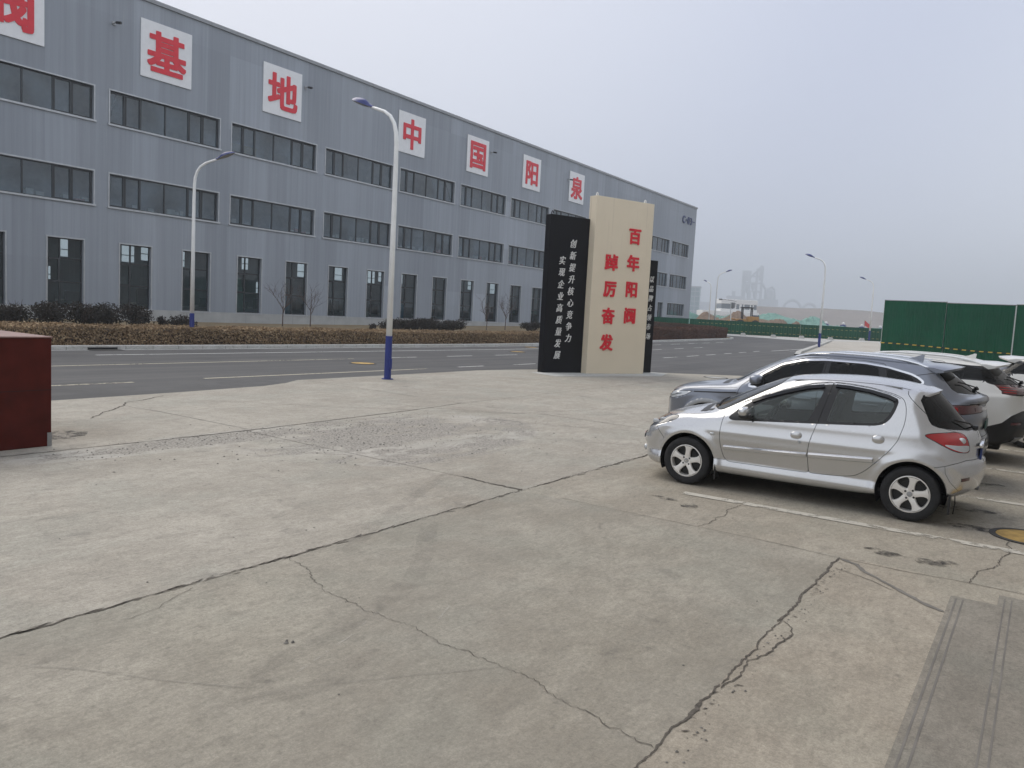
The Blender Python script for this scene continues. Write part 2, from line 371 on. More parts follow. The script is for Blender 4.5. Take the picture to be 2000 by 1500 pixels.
def paint(name, col, metal=.55, rough=.32, flake=.06):
    t = NT(name); n = t.noise(t.co(), 420, 2, .5); d = t.noise(t.co(), 2.2, 5)
    c = t.ramp(n, [(.3, tuple(x*(1-flake) for x in col)), (.7, tuple(min(1, x*(1+flake)) for x in col))])
    sep = t.n('ShaderNodeSeparateXYZ'); t.l(t.co(), sep.inputs[0])
    low = t.n('ShaderNodeMapRange'); low.inputs[1].default_value = .55; low.inputs[2].default_value = .12; t.l(sep.outputs[2], low.inputs[0])
    c = t.mix(t.math('MULTIPLY', low.outputs[0], t.ramp(d, [(.4, .05), (.7, .35)])), c, (.3,.29,.27))
    t.set(Base_Color=c, Roughness=rough, Metallic=metal, Coat_Weight=.8, Coat_Roughness=.05, Coat_IOR=1.45); return t.m
M['silver'] = paint('silver_paint', (.60,.605,.605), .78, .27)
M['greyp'] = paint('grey_blue_paint', (.20,.218,.255), .65, .28)
M['whitep'] = paint('white_paint', (.74,.74,.71), 0., .3, .01)
M['car_glass'] = glass_mat('car_side_glass', (.86,.93,.9), .92, .01, 1.4, .17, (.45,.5,.48))
M['car_glass_dark'] = glass_mat('tinted_car_glass', (.5,.52,.55), .16, .01, 1.33, .02)
M['screen'] = glass_mat('windscreen_glass', (.75,.88,.88), .55, .01, 1.4)
M['hoard'] = None
def green_sheet():
    t = NT('green_hoarding'); co = t.co(); st = t.noise(t.co((3.5, 3.5, .12)), 1.5, 5, .65); n = t.noise(co, .5, 4); g = t.noise(co, 40, 3)
    c = t.ramp(n, [(.3, (.003,.066,.032)), (.7, (.005,.096,.047))])
    c = t.mix(t.ramp(st, [(.5, 0.), (.74, .5)]), c, (.02,.085,.052))
    c = t.mix(.4, c, t.ramp(g, [(.3, .7), (.7, 1.3)]), 'MULTIPLY')
    t.set(Base_Color=c, Roughness=.85, Specular_IOR_Level=.1); t.bump(g, .3, .02); return t.m
M['hoard'] = green_sheet()
M['tape_y'] = simple('yellow_tape', (.62,.42,.06), .6)
M['net'] = earth('green_dust_net', (.15,.27,.235), (.22,.36,.32), .4, .4)
def leaves(name, cols, sc=6):
    t = NT(name); n = t.noise(t.co(), sc, 5, .7); n2 = t.noise(t.co(), .35, 3)
    c = t.ramp(n, [(.3+.4*i/(len(cols)-1), c) for i, c in enumerate(cols)])
    c = t.mix(.6, c, t.ramp(n2, [(.35, .75), (.65, 1.25)]), 'MULTIPLY')
    t.set(Base_Color=c, Roughness=.85, Specular_IOR_Level=.15); return t.m
M['hedge'] = leaves('dry_hedge_leaf', [(.10,.065,.042), (.22,.15,.09), (.36,.265,.16), (.5,.41,.27)], 9)
M['hedge_core'] = simple('hedge_twigs', (.07,.045,.03), .95, var=.4, scale=9)
M['hedge_red'] = leaves('reddish_hedge_leaf', [(.06,.03,.022), (.12,.062,.042), (.19,.105,.07)], 5)
M['bush'] = leaves('dark_bush_leaf', [(.014,.013,.012), (.035,.03,.024), (.06,.043,.032)], 8)
M['bark'] = simple('bare_bark', (.085,.055,.042), .9)
M['yellow_cap'] = simple('yellow_manhole_paint', (.42,.27,.07), .7, var=.4, scale=6)
M['iron'] = simple('cast_iron', (.05,.048,.045), .7, .3)
M['far_white'] = simple('white_cladding', (.75,.75,.73), .6)
M['far_win'] = simple('far_window', (.09,.11,.13), .25)
M['far_glass'] = simple('teal_curtain_wall', (.10,.2,.22), .3)
M['far_conc'] = simple('plant_concrete', (.34,.36,.39), .9)
M['loader'] = simple('yellow_loader_paint', (.42,.22,.05), .5)
def striped(name, a, b, per, duty=.5, slant=.0):
    t = NT(name); sep = t.n('ShaderNodeSeparateXYZ'); t.l(t.co(), sep.inputs[0])
    f = t.math('FRACT', t.math('DIVIDE', t.math('ADD', sep.outputs[0], t.math('MULTIPLY', sep.outputs[2], slant)), per))
    t.set(Base_Color=t.mix(t.math('GREATER_THAN', f, duty), a, b), Roughness=.6); return t.m
M['tape'] = striped('yellow_black_tape', (.62,.42,.06), (.012,.012,.012), .55, .5, -.5)
M['tape_far'] = striped('yellow_dark_tape', (.42,.36,.12), (.006,.055,.032), .55, .5)
M['flag'] = simple('red_flag_cloth', (.6,.03,.03), .7)
M['crack'] = simple('dirt_filled_crack', (.10,.088,.074), .95, var=.45, scale=30)
M['crack_s'] = simple('sealed_crack', (.165,.155,.14), .85, var=.2)
M['pebble'] = simple('loose_pebbles', (.2,.19,.17), .9, var=.5, scale=30)
M['carton'] = simple('white_carton', (.72,.72,.7), .8)
M['carton_r'] = simple('red_white_carton', (.6,.25,.25), .8)
M['hall'] = simple('hall_cladding', (.30,.30,.30), .6)
# ================================================================== SETTING
def grid_sheet(xs, ys, z, cond=None):
    """sheet over sorted xs, ys following the terrain, z = offset or function(x, y)"""
    mb = MB(); nx, ny = len(xs), len(ys)
    zz = z if callable(z) else (lambda x, y: z)
    mb.v = [(x, y, T(y) + zz(x, y)) for y in ys for x in xs]
    for j in range(ny-1):
        for i in range(nx-1):
            if cond is None or cond((xs[i]+xs[i+1])/2, (ys[j]+ys[j+1])/2):
                mb.f.append((j*nx+i, j*nx+i+1, (j+1)*nx+i+1, (j+1)*nx+i))
    return mb
def poly_sheet(poly, z, ystep=4.):
    """flat-ish polygon sheet cut across at steps of y so that it follows the terrain"""
    bm = bmesh.new(); f = bm.faces.new([bm.verts.new((x, y, 0)) for x, y in poly])
    ys = [p[1] for p in poly]; y = math.ceil(min(ys)/ystep)*ystep
    while y < max(ys):
        bmesh.ops.bisect_plane(bm, geom=bm.verts[:]+bm.edges[:]+bm.faces[:], plane_co=(0, y, 0), plane_no=(0, 1, 0)); y += ystep
    bmesh.ops.triangulate(bm, faces=bm.faces[:])
    for v in bm.verts: v.co.z = T(v.co.y) + z
    return MB().bm(bm)
def lin(a, b, n): return [a + (b-a)*i/n for i in range(n+1)]
gy = [-1500, -300, -60] + lin(-20, 120, 70) + [150, 220, 400, 800, 1600, 3000]
gx = [-3000, -1200, -500, -250, -150, -100, -60, -30, 0, 30, 60, 150, 500, 1500]
kind(grid_sheet(gx, gy, -.03).build('ground', M['earth'], smooth=True))
kind(grid_sheet([-160, -100, -60, -45, -30, -14, 0, 20, 60], lin(-40, 97, 68), 0).build('road', M['asphalt'], smooth=True))
APRON = [(-14.25,-40),(-14.22,0),(-14.26,6.8),(-14.4,9.4),(-14.62,11.6),(-14.95,12.5),(-15.38,13.2),(-15.42,16.3),(-15.52,21),(-15.1,23.2),(-14.2,25.4),(-13,27),(-11.86,27.95),(-9.4,30.6),(-6,33.2),(0,34.2),(22,34.2),(22,-40)]
_ap = poly_sheet(APRON, .02, 50)
kind(_ap.build('concrete_yard', M['yard']))
RAMP = [(-13.2,53.5),(-14.1,56.5),(-17,75),(-20.1,93.5),(-16.6,101),(-10,66),(2,64),(2,47),(-9,49.5)]
kind(poly_sheet(RAMP, .03).build('concrete_ramp', M['ramp']))
kind(poly_sheet([(-60,91.6),(-29,91.2),(-18.3,87),(-14,90),(-14,108),(-30,99),(-60,97)], .015).build('sidewalk', M['conc']))
# kerb along the ramp
def kerb_strip(path, w, z0, z1, name, gap=None):
    """kerb of rectangular section along a path in plan; the section lies on the left of the path"""
    mb = MB(); pts = [Vector((x, y, 0)) for x, y in path]; vs = []
    for i, p in enumerate(pts):
        t = (pts[min(i+1, len(pts)-1)] - pts[max(i-1, 0)]).normalized(); n = Vector((-t.y, t.x, 0))
        for a, h in ((0, z0), (0, z1-.02), (.02, z1), (w, z1), (w, z0)):
            q = p + n*a; vs.append((q.x, q.y, T(q.y) + h))
    k = 5; fs = [(i*k+j, i*k+j+1, (i+1)*k+j+1, (i+1)*k+j) for i in range(len(pts)-1) for j in range(k-1)]
    mb.add(vs, fs); return kind(mb.build(name, M['conc']))
kerb_strip([(-13.1,52.2),(-13.5,54),(-14.2,57),(-17.05,75),(-20.1,93.4)], .35, -.02, .17, 'kerb')
# verge behind the main kerb: raised dry lawn, round corner at the junction
def arc(cx, cy, r, a0, a1, n): return [(cx+r*math.cos(R(a0+(a1-a0)*i/n)), cy+r*math.sin(R(a0+(a1-a0)*i/n))) for i in range(n+1)]
KX = -26.3
kp = [(KX, y) for y in lin(-40, 76, 58)] + arc(KX-9, 77, 9, 0, 90, 10) + [(x, 86) for x in lin(-38, -120, 20)]
kerb_strip(kp, .28, -.02, .14, 'kerb')
def vz(x, y): return .10 + .22*min(1, max(0, (-26.9-x)/14))
vp_ = [(KX-.27, -40)] + [(KX-.27, 76)] + [(px-.2 if px > -33 else px, py-.27) for px, py in arc(KX-9, 77, 9, 0, 90, 10)] + [(-120, 85.7), (-120, -40)]
bm = bmesh.new(); bm.faces.new([bm.verts.new((x, y, 0)) for x, y in vp_])
for x in (-28,-30,-33,-36,-40,-44,-48): bmesh.ops.bisect_plane(bm, geom=bm.verts[:]+bm.edges[:]+bm.faces[:], plane_co=(x,0,0), plane_no=(1,0,0))
for y in lin(30, 84, 18): bmesh.ops.bisect_plane(bm, geom=bm.verts[:]+bm.edges[:]+bm.faces[:], plane_co=(0,y,0), plane_no=(0,1,0))
bmesh.ops.triangulate(bm, faces=bm.faces[:])
for v in bm.verts: v.co.z = T(v.co.y) + vz(v.co.x, v.co.y)
kind(MB().bm(bm).build('lawn', M['lawn'], smooth=True))
# kerb joints: thin dark seams across the kerb face
kj = MB()
for y in lin(-10, 70, 80):
    kj.add([(KX+.003, y, T(y)+.0), (KX+.003, y+.018, T(y)+.0), (KX+.003, y+.018, T(y)+.121), (KX+.003, y, T(y)+.121)], [(0,1,2,3)])
    kj.add([(KX-.02, y, T(y)+.1425), (KX-.02, y+.018, T(y)+.1425), (KX-.27, y+.018, T(y)+.1425), (KX-.27, y, T(y)+.1425)], [(0,1,2,3)])
kind(kj.build('kerb_joints', M['crack_s']))

# painted lines (sheets 5 mm above the surface)
def strip(mb, x0, y0, x1, y1, w, z=.005, n=None):
    d = Vector((x1-x0, y1-y0, 0)); L = d.length; d.normalize(); nn = Vector((-d.y, d.x, 0))*w/2
    n = n or max(1, int(L/3)); vs = []
    for i in range(n+1):
        p = Vector((x0, y0, 0)) + d*L*i/n
        for s in (1, -1):
            q = p + nn*s; vs.append((q.x, q.y, T(q.y)+z))
    mb.add(vs, [(2*i, 2*i+1, 2*i+3, 2*i+2) for i in range(n)])
ml = MB(); my = MB()
strip(ml, -26.16, -40, -26.2, 76, .14)
strip(ml, -24.1, 12.8, -24.1, 44, .15); strip(ml, -24.1, -40, -24.1, 2, .15)
strip(my, -20.8, -40, -20.85, 20.5, .13)
for a, b in ((22.5,24),(25.95,27.7),(29.45,31.25),(33.2,35),(36.9,38.6),(40.5,42),(43.8,45.2),(46.8,48.25),(50.4,52),(54,55.6)): strip(ml, -20.9, a, -20.9, b, .13)
strip(my, -16.6, 4.2, -16.6, 9.65, .13); strip(my, -16.72, 11.5, -16.74, 19.8, .13); strip(my, -16.5, -20, -16.55, 1.5, .13)
for a, b in ((21.56,23.04),(25,26.55),(28.4,30),(31.9,33.5),(35.5,37.1),(39.2,41.06),(42.5,44.3),(45.5,47.1),(48.7,50.1),(51.5,53),(54.6,56)): strip(ml, -16.85, a, -16.85, b, .13)
for a, b in ((49.8,51.4),(53.6,55.2),(57.04,58.9),(60.6,62.5),(63.7,65.5),(67,69)): strip(ml, -24.0, a, -24.0, b, .13)
strip(ml, -16.5, 57.7, -16.1, 69.5, .15); strip(ml, -15.9, 59.8, -14.6, 59.4, .13); strip(ml, -13.8, 53.4, -12.6, 52.6, .13)
kind(ml.build('road_lines', M['line'])); kind(my.build('yellow_road_lines', M['line_y']))
ms = MB()
for y in (8.54, 11.08, 13.78, 16.4, 19.0): strip(ms, -3.3 if y > 9 else -3.3, y-.02, .9, y+.03, .14, .026)
kind(ms.build('parking_lines', M['stall']))

# joints and cracks of the yard slabs
def crack(mb, pts, w, jit=.012, step=.05, z=.0245, wv=.6):
    pts = [Vector((*p, 0)) for p in pts]; out = []
    for a, b in zip(pts, pts[1:]):
        n = max(1, int((b-a).length/step))
        for i in range(n): out.append(a.lerp(b, i/n))
    out.append(pts[-1]); k = len(out); vs = []; off = 0; wn = 1.
    for i, p in enumerate(out):
        t = (out[min(i+1, k-1)]-out[max(i-1, 0)]).normalized(); n = Vector((-t.y, t.x, 0))
        off = off*.75 + random.uniform(-jit, jit); wn = wn*.8 + .2*(1+random.uniform(-wv, wv)*1.8); ww = max(.15, wn)*w/2
        if i in (0, k-1): ww *= .2
        q = p + n*off; vs += [(q.x+n.x*ww, q.y+n.y*ww, z), (q.x-n.x*ww, q.y-n.y*ww, z)]
    mb.add(vs, [(2*i, 2*i+1, 2*i+3, 2*i+2) for i in range(k-1)])
cj = MB(); cs = MB()
crack(cj, [(-4.64,-6),(-4.65,3.93),(-4.67,7.2),(-4.68,12.6)], .0125, .009, .03, .0245, 1.1)
crack(cj, [(-4.66,7.23),(-4.85,7.2),(-5.2,7.24),(-5.55,7.28)], .024, .02, .03, .0249, 1.2)
crack(cj, [(-1.31,-4),(-1.31,3.4),(-1.305,4.1)], .017, .009, .025, .0245, .9)
crack(cj, [(-1.30,4.1),(-1.29,4.8),(-1.31,5.3)], .009, .012, .03)
crack(cj, [(-1.31,5.25),(-1.31,6.3),(-1.315,7.13)], .015, .009, .025, .0245, .9)
crack(cj, [(-1.29,4.05),(-1.25,4.25),(-1.28,4.48),(-1.22,4.72),(-1.18,5.04),(-1.2,5.2),(-1.3,5.28)], .009, .014, .03)
crack(cj, [(-1.32,7.12),(-.8,7.12),(-.35,7.17),(.4,7.17)], .008, .004)
crack(cj, [(-4.2,7.22),(-3.5,7.2),(-2.6,7.19),(-1.9,7.18),(-1.32,7.12)], .006, .003)
crack(cj, [(-9.75,7.4),(-8.3,7.32),(-6.6,7.3),(-5.6,7.27),(-4.66,7.22)], .009, .006)
crack(cj, [(-9.8,1),(-9.75,4.6),(-9.71,6.1),(-9.72,7.6),(-9.9,11.2),(-10.1,13.1)], .022, .006)
crack(cj, [(-10.1,13.1),(-10.16,16.1),(-10.3,26)], .012, .004)
crack(cj, [(-15.1,13.3),(-12.5,13.18),(-10.2,13.1),(-8.1,13.1),(-4.68,13.05),(-1,13)], .012, .004)
crack(cj, [(-4.65,3.93),(-4.48,3.9),(-4.25,3.83),(-4.08,3.7),(-3.78,3.63),(-3.55,3.6),(-3.25,3.59),(-3.04,3.58),(-2.77,3.52),(-2.54,3.52),(-2.27,3.49),(-2.07,3.47),(-1.85,3.39),(-1.71,3.36),(-1.58,3.32),(-1.47,3.3),(-1.32,3.26)], .0045, .016, .022, .0245, 1.)
crack(cs, [(-4.23,1.86),(-3.95,2.04),(-3.53,2.23),(-3.17,2.45),(-2.95,2.65),(-2.64,3.07),(-2.32,3.49)], .002, .003)
crack(cj, [(-.14,8.96),(-.12,8.49),(-.17,8.11),(-.21,7.79),(-.29,7.56),(-.35,7.17)], .008, .016, .03)
crack(cj, [(-2.6,8.45),(-2.63,8.1),(-2.56,7.8),(-2.6,7.2)], .006, .016, .03)
crack(cj, [(-11.98,6.28),(-12.57,6.86),(-13,7.38),(-13.45,7.71),(-13.57,8.09),(-14.02,8.77)], .02, .02, .05)
crack(cs, [(-12.96,7.43),(-12,7.51),(-10.9,7.51),(-9.8,7.5)], .012, .003)
crack(cj, [(-4.6,3.1),(-4.42,2.75),(-4.4,2.5)], .004, .012, .03)
crack(cs, [(-1.3,7.11),(-1.16,7.03),(-1.05,6.85),(-.79,6.59),(-.59,6.37),(-.43,6.27)], .045, .006, .03, .0242)
crack(cj, [(-1.29,6.79),(-1.08,6.71),(-.97,6.65),(-.79,6.51)], .006, .006)
for _ in range(30):                                   # chips broken off along the joint edge
    y = random.choice((random.uniform(3.3, 4.3), random.uniform(5.2, 7.0), random.uniform(5.9, 6.9))); x = -1.3+abs(random.gauss(0, .04))
    crack(cj, [(x, y), (x+random.uniform(.015, .05), y+random.uniform(-.03, .03))], random.uniform(.004, .011), .006, .012)
for _ in range(170):
    y = random.uniform(-1, 12); x = -4.655+random.gauss(0, .013)
    crack(cj, [(x, y), (x+random.uniform(-.02, .02), y+random.uniform(.03, .16))], random.uniform(.004, .014), .006, .02)
kind(cj.build('slab_cracks', M['crack'])); kind(cs.build('sealed_cracks', M['crack_s']))
# oil stains and tyre scuffs: thin film with soft broken edges
def stain_mat(name, col, lo, hi, amount, sc):
    t = NT(name); n = t.noise(t.co(), sc, 6, .7); t.set(Base_Color=col, Roughness=.7, Alpha=t.math('MULTIPLY', t.ramp(n, [(lo, 0.), (hi, 1.)]), amount)); return t.m
M['stain'] = stain_mat('oil_stain', (.03,.028,.026), .44, .62, .75, 9)
M['scuff'] = stain_mat('tyre_scuff', (.12,.11,.10), .40, .8, .25, 7)
M['scuff_l'] = stain_mat('pale_scratch', (.62,.6,.55), .42, .75, .32, 8)
st = MB(); sf = MB(); sg = MB()
for c in ([(-1.2,7.66),(-1.0,7.56),(-.86,7.57)], [(-.8,7.57),(-.6,7.58),(-.42,7.7)], [(-3.1,7.95),(-2.9,7.93)], [(-3.5,8.1),(-3.2,8.08)], [(-.7,9.3),(-.4,9.35),(-.15,9.25)], [(-.9,10.2),(-.2,10.35)], [(-1.1,12.1),(-.3,12.3)], [(-11.2,3.3),(-10.2,4.6)], [(-11.6,4.4),(-10.6,5.5)]):
    crack(st, c, .16 if c[0][0] > -9 else .5, .02, .05, .0256)
def arcp(cx, cy, r, a0, a1): return arc(cx, cy, r, a0, a1, 24)
for c, w in (([(-4.57,5.54),(-4.04,4.86),(-3.6,4.2),(-3.48,3.78),(-3.42,3.5),(-3.2,2.4)], .16), (arcp(-9.5,18,6.5,-80,10), .2), (arcp(-9.5,18,8.1,-75,5), .2), (arcp(-12,17,5.5,-80,30), .2), ([(-13,9),(-11,10.4),(-8.5,12.6),(-7.4,16)], .22), ([(-3.1,2.2),(-2.9,2.7),(-3.0,3.2)], .12), ([(-5.9,7.6),(-4.9,5.2),(-4.4,4.3)], .14)):
    crack(sf, c, w, .004, .12, .0262, .2)
for c in ([(-3.38,3.61),(-3.23,3.21),(-3.1,2.71)], [(-3.1,4.0),(-2.95,3.6)], [(-5.0,5.2),(-4.75,4.9)]): crack(sg, c, .012, .002, .05, .0266)
kind(st.build('oil_stains', M['stain'])); kind(sf.build('tyre_scuffs', M['scuff'])); kind(sg.build('pale_scratches', M['scuff_l']))
# loose grit: tiny stones over the worn patch and around the yard
pb = MB()
def stone(x, y, s, z=.022):
    a = random.uniform(0, 6.28); vs = []
    for i in range(5):
        b = a + i*1.2566; vs.append((x+s*math.cos(b)*random.uniform(.7, 1.2), y+s*math.sin(b)*random.uniform(.7, 1.2), z))
    vs.append((x, y, z+s*random.uniform(.5, .9))); pb.add(vs, [(i, (i+1) % 5, 5) for i in range(5)])
for _ in range(620):
    x, y = random.gauss(-8.1, .95), random.gauss(9.0, 1.5)
    if x > -9.7 or random.random() < .2: stone(x, y, random.choice((.005, .006, .008, .011, .016)))
for _ in range(260): stone(random.gauss(-9.35, .3), random.uniform(4.5, 9.5), random.choice((.006, .009, .014)))
for _ in range(200): stone(random.uniform(-13.5, -.5), random.uniform(2.5, 19), random.choice((.004, .005, .006, .009)))
for _ in range(60): stone(-1.27+abs(random.gauss(0, .06)), random.uniform(3.2, 7), random.choice((.004, .006, .009)))
for p, s in (((-3.44,2.93), .017), ((-3.42,2.96), .014), ((-3.46,2.95), .012)): stone(*p, s)
kind(pb.build('gravel', M['pebble']), 'stuff')
cg = MB(); stone_l = len(pb.v)

# door sill of the hall: two shallow grooved strips
ts = MB(); ts.box(-.43, .9, 3.0, 6.71, .0, .025); ts.box(-.13, .9, 2.6, 6.98, .0, .029)
tg = MB()
for x, y1 in ((-.39, 6.66), (-.345, 6.66)): tg.box(x-.006, x+.006, 2.9, y1, .02, .0262)
for x, y1 in ((-.09, 6.9), (-.045, 6.9)): tg.box(x-.005, x+.005, 2.7, y1, .02, .0302)
kind(ts.build('door_sill', M['sill'])); kind(tg.build('sill_grooves', M['crack_s']))

# ================================================================== FACTORY BUILDING
FX = -45.; Y0, Y1 = -8., 113.2; ZB, ZT = 1.0, 18.9
bld = thing('factory_building', 'long grey three storey factory hall with ribbon windows behind the brown hedge', 'building', (FX, 55, 0))
rowwin = []
for k in range(-4, 11):
    y = 24.62 + 8.03*k; rowwin.append((y, y+(7.12 if k < 10 else 6.1)))
talls = [21.26 + 4.015*j for j in range(-7, 20)]
holes = [(a, b, z0, z1) for a, b in rowwin for z0, z1 in ((11.42, 13.28), (6.8, 8.62))]
holes += [(y, y+1.92, ZB+.02, 4.74) for y in talls if y < 99]
holes += [(101.4, 103.1, ZB+.02, 4.56), (104.7, 110.8, 2.87, 4.58)]
wall = MB()
ys = sorted({Y0, Y1} | {h[0] for h in holes} | {h[1] for h in holes}); zs = sorted({ZB, ZT} | {h[2] for h in holes} | {h[3] for h in holes})
for i in range(len(ys)-1):
    z_run = None
    for j in range(len(zs)-1):
        cy, cz = (ys[i]+ys[i+1])/2, (zs[j]+zs[j+1])/2
        if any(h[0] < cy < h[1] and h[2] < cz < h[3] for h in holes): continue
        wall.add([(FX, ys[i], zs[j]), (FX, ys[i+1], zs[j]), (FX, ys[i+1], zs[j+1]), (FX, ys[i], zs[j+1])], [(0,1,2,3)])
RV = .26
for a, b, z0, z1 in holes:
    wall.add([(FX,a,z0),(FX,b,z0),(FX,b,z1),(FX,a,z1),(FX-RV,a,z0),(FX-RV,b,z0),(FX-RV,b,z1),(FX-RV,a,z1)], [(0,4,5,1),(1,5,6,2),(2,6,7,3),(3,7,4,0)])
wall.add([(FX,Y0,ZB),(FX-32,Y0,ZB),(FX-32,Y0,ZT),(FX,Y0,ZT)], [(0,1,2,3)]); wall.add([(FX,Y1,ZB),(FX-32,Y1,ZB),(FX-32,Y1,ZT),(FX,Y1,ZT)], [(3,2,1,0)])
random.seed(5)
yb = [Y0]; zh = [None]
for k in range(-3, 55):
    y = 2.02*k+1.
    if random.random() < .75: yb += [y, y+random.choice((.85, 1.3, 1.3))]; zh += [random.choice(((5.3, 6.6), (5.3, 6.6), (5.0, 6.9), (2.6, 4.0))), None]
yb.append(Y1)
for i in range(len(yb)-1):                                # far wall with its own openings to the sky
    for z0, z1 in (((ZB, ZT),) if zh[i] is None else ((ZB, zh[i][0]), (zh[i][0]+.62, zh[i][0]+.70), (zh[i][1], ZT))): wall.add([(FX-32,yb[i],z0),(FX-32,yb[i+1],z0),(FX-32,yb[i+1],z1),(FX-32,yb[i],z1)], [(3,2,1,0)])
for v in []: pass
me_o = wall.build('wall', M['facade'], bld, world=True)
MB().box(FX-32.02, FX+.06, Y0-.06, Y1+.06, -.3, ZB-.004).build('plinth', M['plinth'], bld, world=True)
pj = MB()
for y in lin(2, 110, 27): MB().box(FX+.058, FX+.0625, y, y+.03, 0, ZB-.01).build('plinth_joint', M['coping'], bld, world=True)
MB().box(FX-32.1, FX+.1, Y0-.1, Y1+.1, ZT+.002, ZT+.12).box(FX+.003, FX+.1, Y0-.1, Y1+.1, ZT-.1, ZT).build('coping', M['coping'], bld, world=True)
# interior: floors, back wall and partitions seen through the panes
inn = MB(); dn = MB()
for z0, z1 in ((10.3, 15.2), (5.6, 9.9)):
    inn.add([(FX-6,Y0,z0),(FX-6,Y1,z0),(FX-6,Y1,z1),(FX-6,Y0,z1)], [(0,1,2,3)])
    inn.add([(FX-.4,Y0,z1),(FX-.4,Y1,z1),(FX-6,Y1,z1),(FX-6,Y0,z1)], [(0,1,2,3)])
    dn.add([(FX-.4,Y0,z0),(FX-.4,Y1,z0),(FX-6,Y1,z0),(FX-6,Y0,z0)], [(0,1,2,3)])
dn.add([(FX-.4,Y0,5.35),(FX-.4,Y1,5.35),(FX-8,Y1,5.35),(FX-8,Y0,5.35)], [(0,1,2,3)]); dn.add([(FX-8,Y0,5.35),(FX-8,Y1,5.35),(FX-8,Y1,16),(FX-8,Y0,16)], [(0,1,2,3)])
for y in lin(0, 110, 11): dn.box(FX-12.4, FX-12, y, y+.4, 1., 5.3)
for y in lin(-4, 112, 58): dn.box(FX-20, FX-19.8, y, y+1.2, 1., random.uniform(1.2, 2.9))
for a, b in rowwin:
    for z in (14.6, 9.4):
        for q in (1.2, 4.4): MB().box(FX-2.6, FX-2.4, a+q, a+q+1.4, z, z+.07).box(FX-2.53, FX-2.47, a+q+.1, a+q+1.3, z+.07, z+.5).build('ceiling_light', M['white_panel'], bld, world=True)
    dn.add([(FX-.9,a+.2,11.),(FX-.9,a+.28,11.),(FX-5,a+3.4,15.),(FX-5,a+3.3,15.)], [(0,1,2,3)])
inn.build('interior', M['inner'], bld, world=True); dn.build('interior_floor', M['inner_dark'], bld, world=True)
def bars(mb, y0, y1, z0, z1, x0, x1): mb.box(x0, x1, y0, y1, z0, z1)
def win_mesh(Lw, Hw, kindw):
    """frame, pane, trim built around (0,0,0) = lower near corner, +y along the wall"""
    fr, pa, tr = MB(), MB(), MB(); x0, x1 = -.25, -.16; o = .055
    fr.box(x0, x1, 0, Lw, 0, o); fr.box(x0, x1, 0, Lw, Hw-o, Hw); fr.box(x0, x1, 0, o, o, Hw-o); fr.box(x0, x1, Lw-o, Lw, o, Hw-o)
    def mull(y, w=.07): fr.box(x0, x1+.002, y-w/2, y+w/2, o, Hw-o)
    def sash(a, b, c, d): 
        s = .055; X1 = x1+.018
        fr.box(x0+.01, X1, a, b, c, c+s); fr.box(x0+.01, X1, a, b, d-s, d); fr.box(x0+.01, X1, a, a+s, c+s, d-s); fr.box(x0+.01, X1, b-s, b, c+s, d-s)
    if kindw == 'row':
        k = Lw/7.12; m = [v*k for v in (.96, 1.93, 3.48, 5.02, 5.98)]
        for y in m: mull(y)
        e = [o] + m + [Lw-o]
        for a, b in ((0,1),(1,2),(4,5),(5,6)): sash(e[a]+.035*(a > 0), e[b]-.035*(b < 6), o, Hw-o)
    else:
        mull(.72); 
        for z in (Hw*.36, Hw*.705): fr.box(x0, x1+.003, o, Lw-o, z-.035, z+.035)
        sash(o, .685, Hw*.36+.035, Hw*.705-.035)
    pa.add([(-.2, 0, 0), (-.2, Lw, 0), (-.2, Lw, Hw), (-.2, 0, Hw)], [(0,1,2,3)])
    w = .075; q = .03
    tr.box(.002, q, -w, Lw+w, Hw, Hw+w); tr.box(.002, q, -w, 0, 0, Hw); tr.box(.002, q, Lw, Lw+w, 0, Hw); tr.box(.002, q+.05, -w-.05, Lw+w+.05, -.1, 0)
    return fr, pa, tr
def add_window(y, z, Lw, Hw, k, proto=None):
    loc = Vector((FX, y, z)) - bld.location
    if proto is None:
        fr, pa, tr = win_mesh(Lw, Hw, k)
        w = fr.build('window', M['frame'], bld, loc=loc)
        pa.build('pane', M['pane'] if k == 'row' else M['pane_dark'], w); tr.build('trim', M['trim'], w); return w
    w = proto.copy(); COL.objects.link(w); w.parent = bld; w.location = loc
    for ch in list(proto.children):
        c = ch.copy(); COL.objects.link(c); c.parent = w
    return w
p1_ = p2_ = None
for a, b in rowwin[:-1]:
    for z in (11.42, 6.8):
        w = add_window(a, z, 7.12, 1.84, 'row', p1_); p1_ = p1_ or w
w = add_window(rowwin[-1][0], 11.42, 6.1, 1.84, 'row'); add_window(rowwin[-1][0], 6.8, 6.1, 1.84, 'row', w)
for y in talls:
    if y < 99:
        w = add_window(y, ZB+.02, 1.92, 4.74-ZB-.02, 'tall', p2_); p2_ = p2_ or w
add_window(101.4, ZB+.02, 1.7, 3.54, 'tall'); add_window(104.7, 2.87, 6.1, 1.71, 'row')
